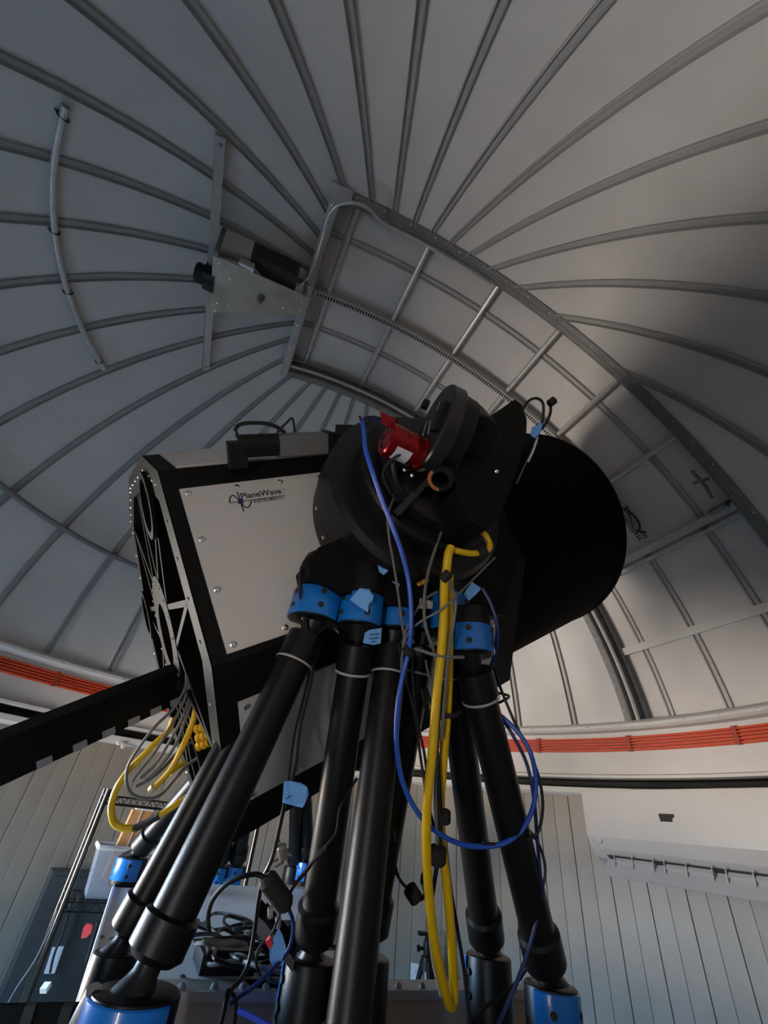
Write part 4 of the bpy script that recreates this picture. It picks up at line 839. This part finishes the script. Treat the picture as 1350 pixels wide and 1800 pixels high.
# added dark box for the darkness behind the shelving; paper label, red tag strip
cb = cyl_hit(150, 1640, 2.30); ce = V((cb.x, cb.y, 0)).normalized(); ct = V((-ce.y, ce.x, 0)); cb = ce * 2.30
ze = dep(1, 1, 1).z
dbox = thing('darkness_box', cb + Z_ * -1.15, 'added dark grey box for the darkness behind the shelving at lower left', 'cabinet')
obj('body', MB().box(cb + Z_ * -.75, ce * .09, ct * .30, Z_ * .36), mat('darkness_grey', (.03, .033, .036), .5, 0, .1, 5), dbox, smooth=False)
obj('door', MB().box(cb - ce * .094 + Z_ * -.75, ce * .005, ct * .28, Z_ * .34), mat('darkness_grey'  , (.055, .06, .065)), dbox, smooth=False)  # front sheet of the same added dark box
pq = [(92, 1665), (113, 1663), (96, 1711), (77, 1712)]
def on_dbox(x, y, h): d = ray(x, y); p = cb - ce * (.10 + h); return CAM + d * ((p - CAM).dot(ce) / d.dot(ce))
obj('paper_label', MB().prism([on_dbox(x, y, .002) for x, y in pq], ce * .001), m_paper, dbox, smooth=False)
mb = MB().tube(spline([on_dbox(x, y, .02) for x, y in ((130, 1575), (122, 1600), (110, 1640), (98, 1670), (92, 1690), (88, 1710))], 6), .006, 7)
tag(obj('black_cable', mb, m_bcab, org=low(mb)), 'black cable hanging over the paper label of the added dark box', 'cable')
rt = thing('tag_strip', dep(170, 1650, 1.5), 'red plastic tag on a black strip beside the tray edge', 'tag')
obj('strip', MB().tube([dep(173, 1620, 1.5), dep(153, 1690, 1.5)], .006, 8), m_black, rt)
obj('red_tag', MB().prism([dep(x, y, 1.5) for x, y in ((146, 1632), (152, 1625), (162, 1628), (160, 1640), (152, 1648), (142, 1650))], FW * .006), m_redtag, rt, smooth=False)
# stuff at the lower left corner
rk = thing('black_crate', dep(70, 1900, .62), 'black slotted crate at the bottom left corner', 'crate')
obj('panel', MB().prism([dep(x, y, .62) for x, y in ((-40, 1769), (142, 1766), (142, 1900), (-40, 1900))], FW * .004), m_frame, rk, smooth=False)
for x in (42, 108): obj('slat', MB().prism([dep(a, b, .615) for a, b in ((x + 2, 1769), (x + 20, 1769), (x - 12, 1880), (x - 36, 1880))], FW * .006), mat('crate_grey', (.03, .034, .033), .5), rk, smooth=False)
mb = MB().box(dep(80, 1736, 1.6), RT * .012, UP * .009, FW * .012); tag(obj('white_adapter', mb, m_lid, org=low(mb), smooth=False), 'small white adapter lying in the dark lower left corner', 'adapter')
mb = MB().tube(spline([dep(x, y, 1.9) for x, y in ((100, 1600), (85, 1640), (60, 1690), (30, 1735), (10, 1770), (0, 1790))], 6), .003, 6)
tag(obj('pale_wire', mb, m_grey, org=low(mb)), 'thin pale wire slanting left of the shelf posts', 'wire')
# tripod and socket by the back wall
tpz = dep(752, 1665, 2.72); tc_ = V((tpz.x, tpz.y, 0))
tri = thing('tripod', V((tc_.x, tc_.y, FLOOR_Z)), 'small black camera tripod standing by the back wall', 'tripod')
zt = lambda y: (CAM + ray(752, y) * (((tc_ - CAM).dot(V((0, 1, 0)))) / ray(752, y).y)).z
z1, z2, z3 = zt(1642), zt(1668), zt(1690)
for k in range(3):
    g = k * 2.094 + .6; e = V((math.cos(g), math.sin(g), 0))
    lgk = obj('leg', MB().tube([tc_ + Z_ * z3 + e * .03, tc_ + Z_ * (z3 - .25) + e * .10], .016, 8).tube([tc_ + Z_ * (z3 - .25) + e * .10, V((tc_.x, tc_.y, FLOOR_Z)) + e * .26], .011, 8), m_black, tri)
    obj('leg_lock', MB().lathe(tc_ + Z_ * (z3 - .25) + e * .10, e * .25 - Z_, [(-.02, .018), (.02, .018), (.02, 0)], 10), m_black, lgk)
obj('centre_column', MB().tube([tc_ + Z_ * (z3 - .2), tc_ + Z_ * z2], .016, 10), m_galv, tri)
obj('shoulder', MB().lathe(tc_ + Z_ * z3, Z_, [(-.04, .0), (-.04, .045), (.02, .04), (.03, .02)], 16), m_black, tri)
obj('head', MB().lathe(tc_ + Z_ * z2, Z_, [(-.06, .024), (0, .028), (.03, .028), (.05, .018), (z1 - z2 - .01, .014)], 14), m_black, tri)
obj('head_plate', MB().box(tc_ + Z_ * z1 - V((.02, 0, 0)), V((.045, 0, 0)), V((0, .025, 0)), Z_ * .008), m_black, tri, smooth=False)
obj('knob', MB().tube([tc_ + Z_ * z2, tc_ + Z_ * z2 - V((.055, .01, 0))], .009, 8).lathe(tc_ + Z_ * z2 - V((.05, .01, 0)), (-1, 0, 0), [(0, .016), (.018, .016), (.018, 0)], 12), m_black, tri)
oc = cyl_hit(732, 1718, WALL_R - .004); oe = V((oc.x, oc.y, 0)).normalized(); ot = V((-oe.y, oe.x, 0))
out = thing('wall_outlet', oc, 'white electrical outlet cover on the back wall behind the tripod', 'outlet')
obj('cover_plate', MB().box(oc, oe * .004, ot * .038, Z_ * .062), m_lid, out, smooth=False)
for s in (-1, 1):
    so = obj('socket', MB().lathe(oc + Z_ * (.024 * s) - oe * .004, -oe, [(0, .016), (.002, .015), (.002, 0)], 14), m_paper, out)
    for e in (-1, 1): obj('slot', MB().box(oc + Z_ * (.026 * s) - oe * .0065 + ot * (.006 * e), oe * .0005, ot * .001, Z_ * .004), m_dark, so, smooth=False)
# small fittings on the sill at left
for i, (x, y) in enumerate(((208, 1306), (216, 1312))):
    p = cyl_hit(x, y, 2.36); e = V((p.x, p.y, 0)).normalized(); mb = MB().lathe(p, -e, [(0, .014), (.008, .014), (.010, .010), (.010, .006), (.004, .005), (.004, 0)], 16)
    tag(obj('cable_gland', mb, m_lid, org=low(mb)), ['upper of two round white glands on the left wall sill', 'lower of two round white glands on the left wall sill'][i], 'gland', 'glands on the sill')
p = cyl_hit(188, 1285, 2.38); mb = MB().tube([p, p + Z_ * .03], .006, 8).lathe(p, Z_, [(-.004, .014), (.004, .014), (.005, 0)], 12)
tag(obj('roller_pin', mb, m_lid, org=low(mb)), 'small white pin standing in the dark track gap at left', 'pin')
